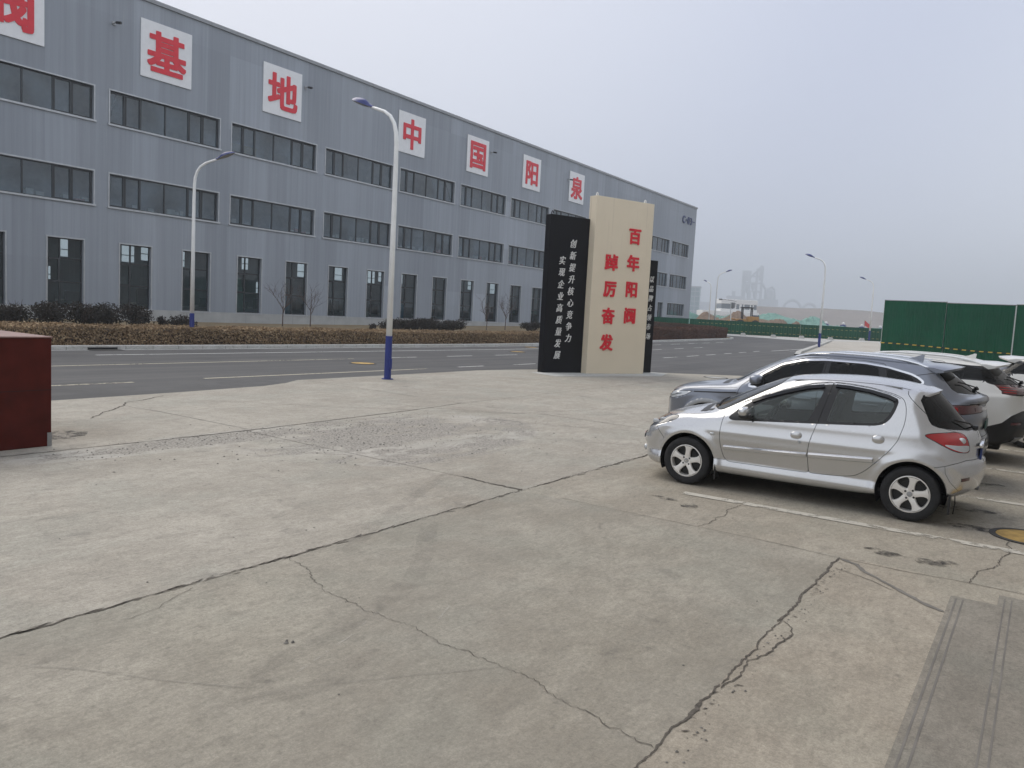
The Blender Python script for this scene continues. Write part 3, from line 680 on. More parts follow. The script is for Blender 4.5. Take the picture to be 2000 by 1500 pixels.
# ------------------------------------------------ lettering
def glyphs(text, h, depth=.02, bold=.0, shear=0, sx=1.):
    """(verts, faces) for every character, centred on its cell; weight comes from copies shifted round the outline, each a hair deeper"""
    outl = []
    for ch in text:
        c = bpy.data.curves.new('text', 'FONT'); c.body = ch; c.size = 1; c.extrude = depth/2/h; c.shear = shear; c.resolution_u = 3
        o = bpy.data.objects.new('text', c); COL.objects.link(o)
        dg = bpy.context.evaluated_depsgraph_get(); me = bpy.data.meshes.new_from_object(o.evaluated_get(dg))
        vs = np.array([v.co[:] for v in me.vertices]); fs = [tuple(p.vertices) for p in me.polygons]
        bpy.data.objects.remove(o); bpy.data.curves.remove(c); bpy.data.meshes.remove(me)
        mid = (vs.min(0)+vs.max(0))/2; mid[2] = vs[:,2].min(); vs = (vs-mid)*h; V = []; F = []
        k = 8 if bold else 1
        for i in range(k):
            d = np.array([math.copysign(min(1, abs(1.3*math.cos(2*math.pi*i/k))), math.cos(2*math.pi*i/k)), math.copysign(min(1, abs(1.3*math.sin(2*math.pi*i/k))), math.sin(2*math.pi*i/k)), 0])*bold*h + np.array([0, 0, i*.0006])
            F += [tuple(q+len(V)*len(vs) for q in f) for f in fs]; V.append(vs+d)
        vs = np.concatenate(V); vs[:,0] *= sx; outl.append((vs, F))
    return outl
def put(mb, g, org, u, v, n):
    vs, fs = g; org, u, v, n = map(np.array, (org, u, v, n))
    mb.add(org + vs[:,:1]*u + vs[:,1:2]*v + vs[:,2:3]*n, fs)
SIGNS = [('阀', 17.8), ('基', 26.37), ('地', 34.97), ('中', 48.24), ('国', 57.32), ('阳', 66.46), ('泉', 75.68)]
desc = ['leftmost white sign panel with a red character, cut off by the photo edge', 'white sign panel with the red character 基 high on the grey wall', 'white sign panel with the red character 地 high on the grey wall', 'white sign panel with the red character 中 just right of the near street lamp', 'white sign panel with the red character 国 high on the grey wall', 'white sign panel with the red character 阳 high on the grey wall', 'white sign panel with the red character 泉 above the black slogan slab']
for (ch, y), d in zip(SIGNS, desc):
    s = thing('sign_panel', d, 'sign', (FX, y, 14.55), group='red character panels on the factory wall')
    MB().box(.02, .075, 0, 3.27, 0, 3.24).build('panel', M['white_panel'], s)
    MB().box(.003, .022, .06, 3.21, .06, 3.18).build('backing', M['coping'], s)
    mb = MB(); g = glyphs(ch, 2.5 if ch != '国' else 2.6, .04, .026, sx=1.02)[0]
    put(mb, g, (.076, 1.635, 1.6), (0,1,0), (0,0,1), (1,0,0)); mb.build('character', M['red_letter'], s)
mb = MB()
x = 0
for ch, dy in zip('C-03', (0, .95, 1.75, 2.75)):
    g = glyphs(ch, 1.45, .08, .02)[0]; put(mb, g, (FX+.05, 108.35+dy, 16.7), (0,1,0), (0,0,1), (1,0,0))
mb.box(FX+.05, FX+.1, 111.45, 112.5, 16.66, 16.78)
mb.build('building_number', M['navy_letter'], bld, world=True)
for (y, z), d in zip(((24.8, 16.95), (38.62, 17.0), (61.05, 16.9), (75.42, 16.78)), ('small dark camera on the wall left of the panel with 基', 'small dark camera beside the panel with 地', 'small dark camera beside the panel with 国', 'small dark camera beside the panel with 泉')):
    s = thing('security_camera', d, 'camera', (FX, y, z), group='cameras on the factory wall')
    MB().tube([(.28,0,0),(.6,.08,-.05)], .075, 10).build('camera_body', M['black'], s, True)
    MB().box(.003,.05,-.1,.1,-.1,.1).tube([(.04,0,0),(.3,0,.0)], .035, 8).build('bracket', M['grey_metal'], s)
# cartons on the sills inside
random.seed(11)
for k in range(-1, 7):
    a = rowwin[k+4][0]
    for y in sorted(random.sample([.3,.62,1.15,1.5,2.1,2.5,2.9,3.7,4.2,4.6,5.2,5.6,6.3,6.6], 6 if k > -1 else 7)):
        w = random.uniform(.2, .55); h = random.uniform(.14, .34); r = random.random() < .2
        c = MB().box(FX-.55, FX-.25, a+y, a+y+w, 6.86, 6.86+h).box(FX-.552, FX-.248, a+y-.004, a+y+w+.004, 6.86+h*.78, 6.865+h).build('carton', M['carton_r'] if r else M['carton'])
        tag(c, 'small red and white carton standing inside a middle row window' if r else 'small white carton standing inside a middle row window', 'box', 'red cartons behind the windows' if r else 'white cartons behind the windows')
for y, z, w, h, m, lb in ((33.0, 11.48, 1.9, .55, 'tape_y', 'low tan crate inside the upper window under the panel with 地'), ):
    tag(MB().box(FX-1.2, FX-.4, y, y+w, z, z+h).box(FX-1.22, FX-.38, y-.02, y+w+.02, z+h, z+h+.05).build('crate', simple('tan_crate', (.42,.34,.2), .8)), lb, 'crate')
for j, (dy, w, h, col, lb) in enumerate(((8, 1.1, 1.5, (.05,.16,.24), 'blue covered machine behind the tall window behind the left bare tree'), (16, .9, .8, (.35,.33,.28), 'pale stacked crate behind a tall ground floor window'), (20, 1.3, 1.5, (.04,.17,.28), 'blue tarpaulin pile behind the tall window left of the near lamp post'), (4.1, 1.0, 2.2, (.22,.32,.3), 'tall greenish machine behind the tall window beside the far lamp pole'))):
    y = 29.3 + dy; m = simple('stored_goods', col, .7)
    tag(MB().bbox(FX-1.6, FX-.6, y, y+w, 1.0, 1.0+h*.8, .05).bbox(FX-1.4, FX-.8, y+.15, y+w-.15, 1.0+h*.8, 1.05+h*1.05, .08).build('stored_machine', m), lb, 'machine')
# ================================================================== PLANTS
def leaf_cloud(P, N, size, up=.3, seed=1):
    """one quad per point: P centres, N preferred normals"""
    g = np.random.default_rng(seed); n = len(P)
    d = N + g.normal(0, .65, (n, 3)); d /= np.linalg.norm(d, axis=1, keepdims=True)
    a = np.cross(d, g.normal(0, 1, (n, 3))); a /= np.linalg.norm(a, axis=1, keepdims=True); b = np.cross(d, a)
    s = size*g.uniform(.55, 1.35, (n, 1))
    V = np.stack([P-a*s, P+b*s*.55, P+a*s, P-b*s*.55], 1).reshape(-1, 3)
    return V, np.arange(4*n).reshape(-1, 4)
def lump(y, seed, amp, L=1.4):
    return amp*(np.sin(y/L*2.1+seed)+.6*np.sin(y/L*5.3+2*seed)+.45*np.sin(y/L*11.7+3*seed))/2
def hedge(name, path, width, h0, label, mat, dens, size, zfun, group=None, seed=3):
    """clipped hedge along a path; width extends to the left of the path; h0 front height"""
    g = np.random.default_rng(seed); pts = np.array(path, float); seg = np.linalg.norm(np.diff(pts, axis=0), axis=1); S = np.concatenate([[0], np.cumsum(seg)])
    def at(s):
        x = np.interp(s, S, pts[:,0]); y = np.interp(s, S, pts[:,1]); e = .4
        tx = np.interp(np.minimum(s+e, S[-1]), S, pts[:,0])-np.interp(np.maximum(s-e, 0), S, pts[:,0]); ty = np.interp(np.minimum(s+e, S[-1]), S, pts[:,1])-np.interp(np.maximum(s-e, 0), S, pts[:,1])
        l = np.hypot(tx, ty); return x, y, -ty/l, tx/l
    Ltot = S[-1]; t = thing(name, label, 'hedge', (pts[0,0], pts[0,1], 0), group=group)
    # woody core
    k = int(Ltot/.5)+1; s = np.linspace(0, Ltot, k); x, y, nx, ny = at(s); V = []; F = []
    prof = [(.22, 0), (.10, .45), (.16, .86), (.5, .93), (width-.45, .93), (width-.15, .6), (width-.2, 0)]
    for i in range(k):
        hh = h0 + float(lump(s[i], seed, .03)); zb = zfun(x[i], y[i])
        for a, b in prof: V.append((x[i]+nx[i]*a - pts[0,0], y[i]+ny[i]*a - pts[0,1], zb + b*hh))
    m = len(prof)
    F = [(i*m+j, i*m+j+1, (i+1)*m+j+1, (i+1)*m+j) for i in range(k-1) for j in range(m-1)]
    cb = MB(); cb.add(V, F + [tuple(range(m)), tuple((k-1)*m+j for j in range(m))]); cb.build('twigs', M['hedge_core'], t)
    # leaf shell: front, top, back and the ends
    def shell(cnt, part):
        if callable(dens_s): pass
        s = g.uniform(0, Ltot, cnt); 
        if part == 'front': a = np.abs(g.normal(0, .07, cnt)); b = g.uniform(.0, 1, cnt); a = a + (1-b)*.08
        elif part == 'top': a = g.uniform(0, width, cnt); b = 1 - np.abs(g.normal(0, .05, cnt)) + .05
        else: a = width - np.abs(g.normal(0, .07, cnt)); b = g.uniform(.0, 1, cnt)
        x, y, nx, ny = at(s); hh = h0 + lump(s, seed, .035) + lump(a*3+s*2.3, seed+1, .025)
        z = np.array([zfun(p, q) for p, q in zip(x, y)]) + b*hh + (g.random(cnt) < .03)*g.uniform(0, .06, cnt)*(part == 'top')
        P = np.stack([x+nx*a-pts[0,0], y+ny*a-pts[0,1], z], 1)
        N = np.stack([-nx, -ny, 0*nx], 1) if part == 'front' else (np.stack([0*nx, 0*nx, 1+0*nx], 1) if part == 'top' else np.stack([nx, ny, 0*nx], 1))
        return P, N*1.0
    dens_s = None
    Ps, Ns = zip(*[shell(int(Ltot*dens*f), p) for p, f in (('front', h0*1.2), ('top', width*.75), ('back', h0*.3))])
    V, F = leaf_cloud(np.concatenate(Ps), np.concatenate(Ns), size, seed=seed)
    npmesh('leaves', V, F, mat, t); return t
def vzt(x, y): return T(y) + vz(x, y)
hedge('hedge', [(-26.75, -6), (-26.75, 50)], 2.3, .62, 'long clipped dry brown hedge along the kerb in front of the grey factory', M['hedge'], 900, .042, vzt, seed=4)
hedge('hedge', [(-26.75, 53.5), (-26.75, 74)] + arc(-34.9, 76.5, 8.15, 0, 88, 10) + [(-45, 84.6), (-75, 84.6)], 2.3, .95, 'reddish brown clipped hedge curving round the road corner right of the slogan slabs', M['hedge_red'], 420, .055, vzt, seed=6)
# dark untrimmed bushes near the wall
def bush(x, y, r, h, label, group):
    g = np.random.default_rng(int(abs(x*91+y*37))); t = thing('dark_bush', label, 'bush', (x, y, vzt(x, y)), group=group)
    tw = MB()
    for k in range(12):
        a = g.uniform(0, 6.28); e = g.uniform(.3, 1); p = [(0,0,0), (r*.35*e*math.cos(a), r*.35*e*math.sin(a), h*.45), (r*.8*e*math.cos(a+.3), r*.8*e*math.sin(a+.3), h*g.uniform(.7, 1.05))]
        tw.tube(p, [.022, .015, .006], 5)
    tw.build('stems', M['bark'], t)
    n = int(2000*r*h); u = g.normal(0, 1, (n, 3)); u /= np.linalg.norm(u, axis=1, keepdims=True)
    lobes = g.uniform(-.45, .45, (7, 3))*[r*1.1, r*1.1, h*.55]; li = g.integers(0, 7, n)
    P = lobes[li] + u*np.array([r*.6, r*.6, h*.32])*g.uniform(.5, 1.05, (n, 1)) + [0, 0, h*.52]
    P[:,2] = np.clip(P[:,2], .03, h*1.1)
    V, F = leaf_cloud(P, u, .055, seed=int(g.integers(9999))); npmesh('leaves', V, F, M['bush'], t); return t
ys_ = [7.5, 9.0, 10.4, 11.9, 13.3, 14.8, 16.1, 17.5, 18.9, 20.2, 21.5]
for i, y in enumerate(ys_):
    lab = 'dark brown untrimmed bush in the row behind the left half of the hedge' if i < 10 else 'dark bush at the right end of the left bush row behind the hedge'
    bush(-37 + random.uniform(-.4, .4), y, 1.05, 1.12 if i > 1 else 1.25, lab, 'dark bushes behind the left part of the hedge')
bush(-37, 23.0, .28, .6, 'smallest dark bush, standing alone right of the left bush row', None)
bush(-36.9, 24.0, .75, .78, 'low ragged dark bush behind the hedge just left of the far lamp pole', None)
for i, y in enumerate((39.2, 40.4, 41.6, 42.8, 44.0, 45.2, 46.3)):
    bush(-36.6 + random.uniform(-.2, .2), y, .95, .95, 'dark clipped bush in the row behind the hedge right of the near lamp post', 'dark bushes right of the near lamp post')
for y in (56, 57.1): bush(-36.5, y, .75, .85, 'dark bush behind the hedge at the edge of the black slogan slab', 'dark bushes beside the black slab')
bush(-37, 37.9, .3, .5, 'small sparse bush just left of the bush row right of the near lamp post', None)
def bare_tree(x, y, h, label, seed, lean=0):
    g = random.Random(seed); t = thing('bare_tree', label, 'tree', (x, y, vzt(x, y)), group='bare young trees in front of the factory')
    tr, br = MB(), MB()
    tr.tube([(0,0,-.05), (.02,0,h*.25), (lean*.3,.02,h*.5)], [.04,.032,.026], 7)
    def rec(p, d, L, r, lv):
        pts = [p]; q = Vector(p); dd = Vector(d)
        for k in range(4):
            dd = (dd + Vector((g.gauss(0,.16), g.gauss(0,.16), g.gauss(.03,.1)))).normalized(); q = q + dd*L/4; pts.append(q.copy())
        br.tube(pts, [r, r*.85, r*.7, r*.55, r*.4], 5)
        if lv > 0:
            for k in range(g.choice((3, 4, 5))):
                i = g.choice((1, 2, 3, 4)); nd = (dd + Vector((g.gauss(0,.6), g.gauss(0,.6), g.gauss(.2,.25)))).normalized(); rec(pts[i], nd, L*g.uniform(.4, .7), r*.55, lv-1)
    for k in range(6):
        a = k*1.05+g.uniform(0,.5); rec(Vector((lean*.3*(.5+k*.08),.02,h*(.3+.035*k))), Vector((math.cos(a)*.6, math.sin(a)*.6, 1)).normalized(), h*.5, .016, 2)
    tr.build('trunk', M['bark'], t, True); br.build('crown', M['bark'], t)
bare_tree(-41.3, 34.1, 2.6, 'small bare young tree, leftmost of the four in front of the factory', 3)
bare_tree(-41.6, 36.7, 2.5, 'small bare young tree in front of the tall window with blue inside', 8)
bare_tree(-38.5, 52.8, 2.5, 'small bare young tree, left one of the pair left of the black slogan slab', 5, -.5)
bare_tree(-38.3, 55.2, 2.6, 'small bare young tree nearest the black slogan slab', 12)

# ================================================================== SLOGAN MONUMENT
UX, UY = .393, .9195; NX, NY = .9195, -.393
def slab(name, label, org, u0, u1, th, h, mat, lugs=()):
    """slab whose front lower left corner is org; local x runs along the face, local -y is the front"""
    t = thing(name, label, 'sign slab', (*org, .02), math.atan2(UY, UX))
    b = MB().bbox(u0, u1, 0, th, 0, h, .012)
    b.build('slab', mat, t)
    for u in lugs:
        lg = MB(); lg.tube([(u, th*.5, h-.02), (u, th*.5, h+.07), (u+.03, th*.5, h+.13), (u+.07, th*.5, h+.10), (u+.07, th*.5, h+.04)], .018, 8)
        lg.build('lifting_lug', M['white_pole' if mat == M['cream'] else 'black'], t, True)
    return t
def column(t, text, u, z0, dz, size, mat, bold, shear=0, sx=1., name='slogan'):
    mb = MB()
    for i, g in enumerate(glyphs(text, size, .025, bold, shear, sx)):
        put(mb, g, (u, -.002, z0-i*dz), (1,0,0), (0,0,1), (0,-1,0))
    mb.build(name, mat, t)
t = slab('slogan_slab', 'tall cream slab with large red slogan characters between two black slabs', (-13.1, 23.94), 0, 2.62, .38, 6.08, M['cream'], (.12, 2.3))
column(t, '百年阳阀', 1.79, 4.85, .925, .58, M['red_letter'], .03, name='slogan')
column(t, '踔厉奋发', .80, 3.88, .925, .58, M['red_letter'], .03, name='slogan')
t = slab('slogan_slab', 'black slab with two columns of small white script left of the cream slab', (-14.02, 22.55), .0, 1.95, .3, 5.3, M['black_slab'], (.12,))
column(t, '创新提升核心竞争力', .985, 4.40, .4, .30, M['white_letter'], .004, .22, .86)
column(t, '实现企业高质量发展', .555, 3.81, .4, .30, M['white_letter'], .004, .22, .86)
t = slab('slogan_slab', 'lower black slab with one column of white script right of the cream slab', (-12.35, 27.01), -.9, .34, .26, 4.16, M['black_slab'])
column(t, '以品牌占领市场', .07, 3.46, .35, .25, M['white_letter'], .004, .2, .86)
kind(poly_sheet([(-14.3,22.2),(-12.9,21.6),(-11.2,26),(-11.7,27.7),(-12.6,27.6)], .026, 50).build('slab_base', M['conc']))

# ================================================================== RED BOX
t = thing('steel_plinth', 'large red brown steel box at the left edge on the concrete yard', 'box', (-10.12, 4.83, .02))
MB().bbox(-2.55, 0, -2.2, 0, 0, 1.34, .008).build('body', M['box_red'], t)
MB().bbox(-2.56, .01, -2.21, .01, 1.342, 1.36, .004).build('top_plate', M['box_lit'], t)
bj = MB(); bj.box(-.0, .0015, -2.2, 0, .70, .706); bj.build('seam', M['gap'], t)
MB().box(-.004, .004, -.05, .003, 0, .17).box(-.05, .003, -.004, .004, 0, .17).build('corner_patch', M['grey_metal'], t)

# ================================================================== STREET LAMPS
def lamp(x, y, z, h, rz, label):
    k = h/7.5; q_ = 1.25 if y > 60 else 1.; t = thing('street_lamp', label, 'street lamp', (x, y, z), rz, 'blue and white street lamps')
    arm = [(0,0,1.16*k), (0,0,4), (0,0,5.6), (-.01,0,6.2), (-.04,0,6.5), (-.12,0,6.74), (-.26,0,6.93), (-.48,0,7.07), (-.74,0,7.16), (-.95,0,7.225)]
    arm = [(p[0]*k, 0, p[2]*k if i else p[2]) for i, p in enumerate(arm)]
    MB().tube(arm, [v*q_ for v in (.082, .068, .06, .057, .055, .052, .049, .045, .041, .038)], 14).build('pole', M['white_pole'], t, 'all')
    b = MB(); b.tube([(0,0,0), (0,0,1.16*k)], [.094*q_, .09*q_], 16); b.build('base_sleeve', M['blue_pole'], t, True)
    MB().bbox(.06, .105, -.055, .055, .28, .56, .02).build('service_door', M['blue_pole'], t, True)
    MB().tube([(0,0,0), (0,0,.02)], [.16,.16], 12).build('base_plate', M['blue_pole'], t)
    # head: a flattened blade rising outwards
    hd = MB(); n = 14; L = .82; vs = []; fs = []; m = 12
    wid = [.045,.05,.055,.075,.11,.135,.15,.155,.152,.145,.13,.105,.07,.03]; hei = [.055,.06,.065,.085,.11,.128,.135,.135,.13,.12,.105,.085,.06,.03]
    for i in range(n):
        s = i/(n-1)*L; cx = -.92 - s*.94; cz = 7.215 + s*.34
        for j in range(m):
            a = 2*math.pi*j/m; zz = math.sin(a); zz = zz*hei[i] if zz > 0 else zz*hei[i]*.35
            vs.append((cx*k + zz*.3, math.cos(a)*wid[i]*k, cz*k + zz*k))
    fs = [(i*m+j, i*m+(j+1)%m, (i+1)*m+(j+1)%m, (i+1)*m+j) for i in range(n-1) for j in range(m)] + [tuple(range(m)), tuple((n-1)*m+j for j in range(m))]
    top = [f for f in fs if len(f) > 4 or (f[0] % m) < m//2]; low = [f for f in fs if len(f) == 4 and (f[0] % m) >= m//2]
    hd.add(vs, top); H = hd.build('lamp_head', M['blue_head'], t, True); MB().add(vs, low).build('lamp_tray', M['grey_metal'], H, True)
    ln = MB(); vs = []
    for i in range(20):
        a = 2*math.pi*i/20; s = .46 + .3*math.cos(a); vs.append(((-.92-s*.94)*k+.012, math.sin(a)*.115*k, (7.215+s*.34)*k-.034*k))
    ln.add(vs, [tuple(range(20))]); ln.build('lens', M['lens'], H)
    return t
lamp(-14.59, 15.61, .02, 7.5, 0, 'nearest street lamp, tall white pole with blue base on the edge of the yard')
lamp(-27.75, 18.5, .16, 7.32, R(205), 'street lamp standing in the long brown hedge, arm pointing to the road')
lamp(-16.47, 71.7, .40, 8.05, 0, 'street lamp with blue base beside the concrete ramp kerb')
lamp(-18.84, 108.07, .92, 7.95, 0, 'street lamp seen between the ramp lamp and the tall green hoarding')
lamp(-37.2, 102.7, .84, 8.4, R(220), 'street lamp behind the corner hedge, arm pointing right')
lamp(-44.8, 121, .95, 7.9, R(-25), 'farthest thin street lamp close to the factory corner, arm pointing left')
t = thing('camera_pole', 'short white pole with small cameras on top in front of the far green fence', 'pole', (-36.25, 106.49, .87))
MB().tube([(0,0,0),(-.2,0,4.2)], [.08,.06], 10).build('pole', M['white_pole'], t, True)
MB().tube([(-1.3,-.4,4.55),(0,0,4.4),(.5,.1,4.3)], .035, 8).build('arm', M['grey_metal'], t)
MB().bbox(-1.75,-1.3,-.55,-.3,4.4,4.6,.03).bbox(-.1,.35,-.1,.3,3.4,4.15,.03).build('camera_box', M['grey_metal'], t)

# ================================================================== GREEN FENCES
def corr_sheet(L, h, amp=.02, pitch=.16, th=.03):
    """corrugated sheet along +x from 0 to L"""
    n = int(L/pitch*4); mb = MB(); pat = (0, 1, 1, 0); vs = []
    for i in range(n+1):
        x = i*pitch/4; y = amp*pat[i % 4]; vs += [(x, y, 0), (x, y, h), (x, y+th, 0), (x, y+th, h)]
    fs = []
    for i in range(n):
        a, b = 4*i, 4*i+4; fs += [(a, b, b+1, a+1), (a+2, a+3, b+3, b+2), (a+1, b+1, b+3, a+3)]
    mb.add(vs, fs + [(0, 1, 3, 2), (4*n, 4*n+2, 4*n+3, 4*n+1)]); return mb
def hoarding(label, p0, p1, h, z, posts=True):
    d = Vector((p1[0]-p0[0], p1[1]-p0[1], 0)); L = d.length; a = math.atan2(d.y, d.x)
    t = thing('hoarding', label, 'fence', (p0[0], p0[1], z), a, 'tall green hoardings'); corr_sheet(L, h).build('sheet', M['hoard'], t)
    MB().box(-.03, L+.03, -.02, .08, h, h+.05).build('top_rail', M['grey_metal'], t)
    for x in (0, L): MB().box(x-.04, x+.04, .06, .14, 0, h+.02).build('post', M['white_pole'], t)
    return t
h1 = hoarding('tall dark green hoarding panel with yellow black tape, left one behind the white cars', (-10.5, 65.2), (-6.35, 65.2), 4.12, .30)
h2 = hoarding('tall dark green hoarding panel in the middle behind the white cars', (-6.33, 65.2), (-2.1, 65.2), 4.06, .30)
h3 = hoarding('tall dark green hoarding panel at the right edge of the photo', (-2.05, 65.25), (8, 61.5), 4.1, .30)
tp = MB(); n = 40
for i in range(n+1):
    x = i*8.4/n; z = -.028*x + .03*math.sin(x*.76); tp.v += [(x, 0, z), (x, -.001, z+.075)]
tp.f = [(2*i, 2*i+2, 2*i+3, 2*i+1) for i in range(n)]
t = tag(tp.build('caution_tape', M['tape'], loc=(-10.55, 65.14, 1.2)), 'yellow and black striped tape strung across the tall green hoarding', 'tape')
# low far fence with two tapes and concrete feet
fp = [(-56, 88.5), (-30.4, 96.1), (-26.9, 96.3), (-24.3, 98.7), (-21.3, 100.1), (-18.8, 105.2), (-17.5, 107.1), (-12, 113)]
fp = [(-52, 93), (-14, 111.5)]
d = Vector((38, 18.5, 0)); L = d.length; a = math.atan2(d.y, d.x)
for i, (s0, s1) in enumerate(((0, L/3), (L/3+.03, 2*L/3), (2*L/3+.03, L))):
    p = Vector((fp[0][0], fp[0][1], 0)) + d.normalized()*s0
    t = thing('site_fence', ('left stretch of the low dark green site fence beside the factory corner', 'middle stretch of the low green site fence with two dotted tapes', 'right stretch of the low green site fence running behind the ramp lamp')[i], 'fence', (p.x, p.y, .72), a, 'low green site fence stretches')
    corr_sheet(s1-s0, 1.72, .03, .3).build('sheet', M['hoard'], t); MB().box(0, s1-s0, -.02, .07, 1.72, 1.77).build('top_rail', M['hoard'], t)
    if i:
        x = .1 if i == 2 else 1.2
        for z in (.42, 1.3): MB().box(x, s1-s0-.1, -.035, -.02, z, z+.05).build('tape', M['tape_far'], t)
for i, (x, y) in enumerate(((-30.6, 94.6), (-27.1, 95.0), (-24.5, 97.6), (-21.5, 98.9), (-19.0, 104.3))):
    z = T(y)+.0; f = thing('concrete_foot', 'pale concrete block at the foot of the low green fence', 'block', (x, y, z), a, 'concrete feet of the green fence')
    MB().add([(-.35,-.28,0),(.35,-.28,0),(.35,.28,0),(-.35,.28,0),(-.18,-.18,.36),(.2,-.18,.36),(.2,.18,.36),(-.18,.18,.36)], [(3,2,1,0),(4,5,6,7),(0,1,5,4),(1,2,6,5),(2,3,7,6),(3,0,4,7)]).build('block', M['conc'], f)

# ================================================================== BUILDING SITE AND FAR DISTANCE
def mound(name, cx, cy, rx, ry, h, ang, label, mat, seed, group):
    g = np.random.default_rng(seed); n, m = 44, 26; V = []
    for j in range(m+1):
        for i in range(n+1):
            u, v = i/n*2-1, j/m*2-1; e = max(0, 1-u*u)**.6*max(0, 1-v*v)**.6
            z = h*e*(1+.16*math.sin(5*u+seed)+.12*math.sin(9*u*v+2*seed+4*v)) + e*.22*g.normal()*.5
            x, y = u*rx, v*ry; V.append((x*math.cos(ang)-y*math.sin(ang), x*math.sin(ang)+y*math.cos(ang), z-.05))
    F = [(j*(n+1)+i, j*(n+1)+i+1, (j+1)*(n+1)+i+1, (j+1)*(n+1)+i) for j in range(m) for i in range(n)]
    o = MB().add(V, F).build(name, mat, None, True, loc=(cx, cy, .9)); return tag(o, label, 'mound', group)
A = R(26)
mound('netted_mound', -52.5, 126, 7, 5, 3.1, A, 'earth mound under pale green dust net right beside the factory corner', M['net'], 2, 'earth mounds on the site')
mound('earth_mound', -46.8, 126.5, 3.2, 4, 2.7, A, 'bare brown earth mound just right of the netted mound by the factory corner', M['dirt'], 3, 'earth mounds on the site')
mound('netted_mound', -45.2, 130, 3.5, 4, 2.9, A, 'small green netted mound behind the two thin lamps', M['net'], 5, 'earth mounds on the site')
mound('earth_mound', -42.8, 127.6, 3.4, 4, 2.7, A, 'bare brown earth mound left of the yellow loader', M['dirt'], 7, 'earth mounds on the site')
mound('netted_mound', -38.2, 135.5, 7.5, 5, 3.2, A, 'long green netted mound behind the loader', M['net'], 9, 'earth mounds on the site')
mound('earth_mound', -38.2, 130.8, 3.9, 3.2, 2.35, A, 'bare brown earth mound right of the yellow loader', M['dirt'], 11, 'earth mounds on the site')
mound('netted_mound', -32.8, 135.0, 4.2, 4, 2.6, A, 'green netted mound with a sharp end left of the lantern posts', M['net'], 13, 'earth mounds on the site')
mound('earth_mound', -34.4, 132.4, 1.9, 2.4, 1.75, A, 'smallest bare earth mound below the netted ridge', M['dirt'], 14, 'earth mounds on the site')
mound('netted_mound', -26.5, 138, 8.5, 4, 1.75, A, 'low flat green netted bank behind the right stretch of site fence', M['net'], 17, 'earth mounds on the site')
mound('netted_mound', -18.5, 143, 7.5, 4, 1.5, A, 'lowest green netted bank beside the tall hoarding', M['net'], 19, 'earth mounds on the site')
# wheel loader
t = thing('wheel_loader', 'yellow wheel loader with dark open cab behind the low green fence', 'loader', (-36, 112.6, 1.55), R(26))
MB().bbox(-.1, 1.5, -.9, .9, .75, 1.75, .12).bbox(-1.5, -.1, -.7, .7, .7, 1.35, .1).build('body', M['loader'], t, True)
MB().bbox(.7, 1.55, -.85, .85, 1.0, 1.95, .1).build('engine_cover', M['far_win'], t, True)
cb = MB()
for x in (-.75, .55):
    for y in (-.65, .65): cb.box(x-.07, x+.07, y-.07, y+.07, 1.3, 2.9)
cb.bbox(-.95, .75, -.8, .8, 2.9, 3.05, .04); cb.build('cab', M['black'], t)
for x in (-1.05, 1.0):
    for y in (-.95, .95): MB().lathe([(.2,-.2),(.5,-.22),(.62,-.14),(.62,.14),(.5,.22),(.2,.2)], 20, 'y', (x, y, .62)).build('wheel', M['rubber'], t, True)
MB().tube([(-1.2,-.5,1.1),(-2.2,-.5,1.3),(-2.9,-.5,.6)], .1, 8).tube([(-1.2,.5,1.1),(-2.2,.5,1.3),(-2.9,.5,.6)], .1, 8).build('lift_arm', M['loader'], t)
MB().add([(-2.9,-1.1,.2),(-2.9,1.1,.2),(-3.7,1.1,.3),(-3.7,-1.1,.3),(-2.8,-1.1,1.1),(-2.8,1.1,1.1)], [(0,1,2,3),(0,4,5,1),(0,3,4),(1,5,2)]).build('bucket', M['loader'], t)
# blue and white lantern posts
for i, (x, y, z) in enumerate(((-40.63,166.4,2.3),(-37.69,168.4,2.2),(-34.77,170.4,2.2),(-31.64,172.5,2.0),(-28.53,174.6,1.95))):
    p = thing('gate_post', 'short blue post with white cap beyond the netted banks' if i != 3 else 'blue post with white cap carrying the red flag', 'post', (x, y, .9), 0, 'blue posts with white caps')
    MB().box(-.3,.3,-.3,.3,0,z+.02).build('shaft', M['white_pole'], p); MB().bbox(-.5,.5,-.5,.5,z-.6,z+.05,.05).build('blue_box', M['blue_pole'], p); MB().ell((0,0,z+.3), (.3,.3,.27)).build('cap', M['white_pole'], p, True)
t = thing('flag', 'small red flag above the fourth blue post', 'flag', (-31.2, 172.5, 2.2)); MB().tube([(0,0,-.9),(.0,0,2.2)], .04, 6).build('staff', M['grey_metal'], t)
fl = MB(); fl.v = []; 
for i in range(7):
    for z in (0, 1): fl.v.append((i*.22, .12*math.sin(i*1.1), 2.1 - i*.18 - (1.0-.04*i)*(1-z)))
fl.f = [(2*i, 2*i+2, 2*i+3, 2*i+1) for i in range(6)]; fl.build('cloth', M['flag'], t)
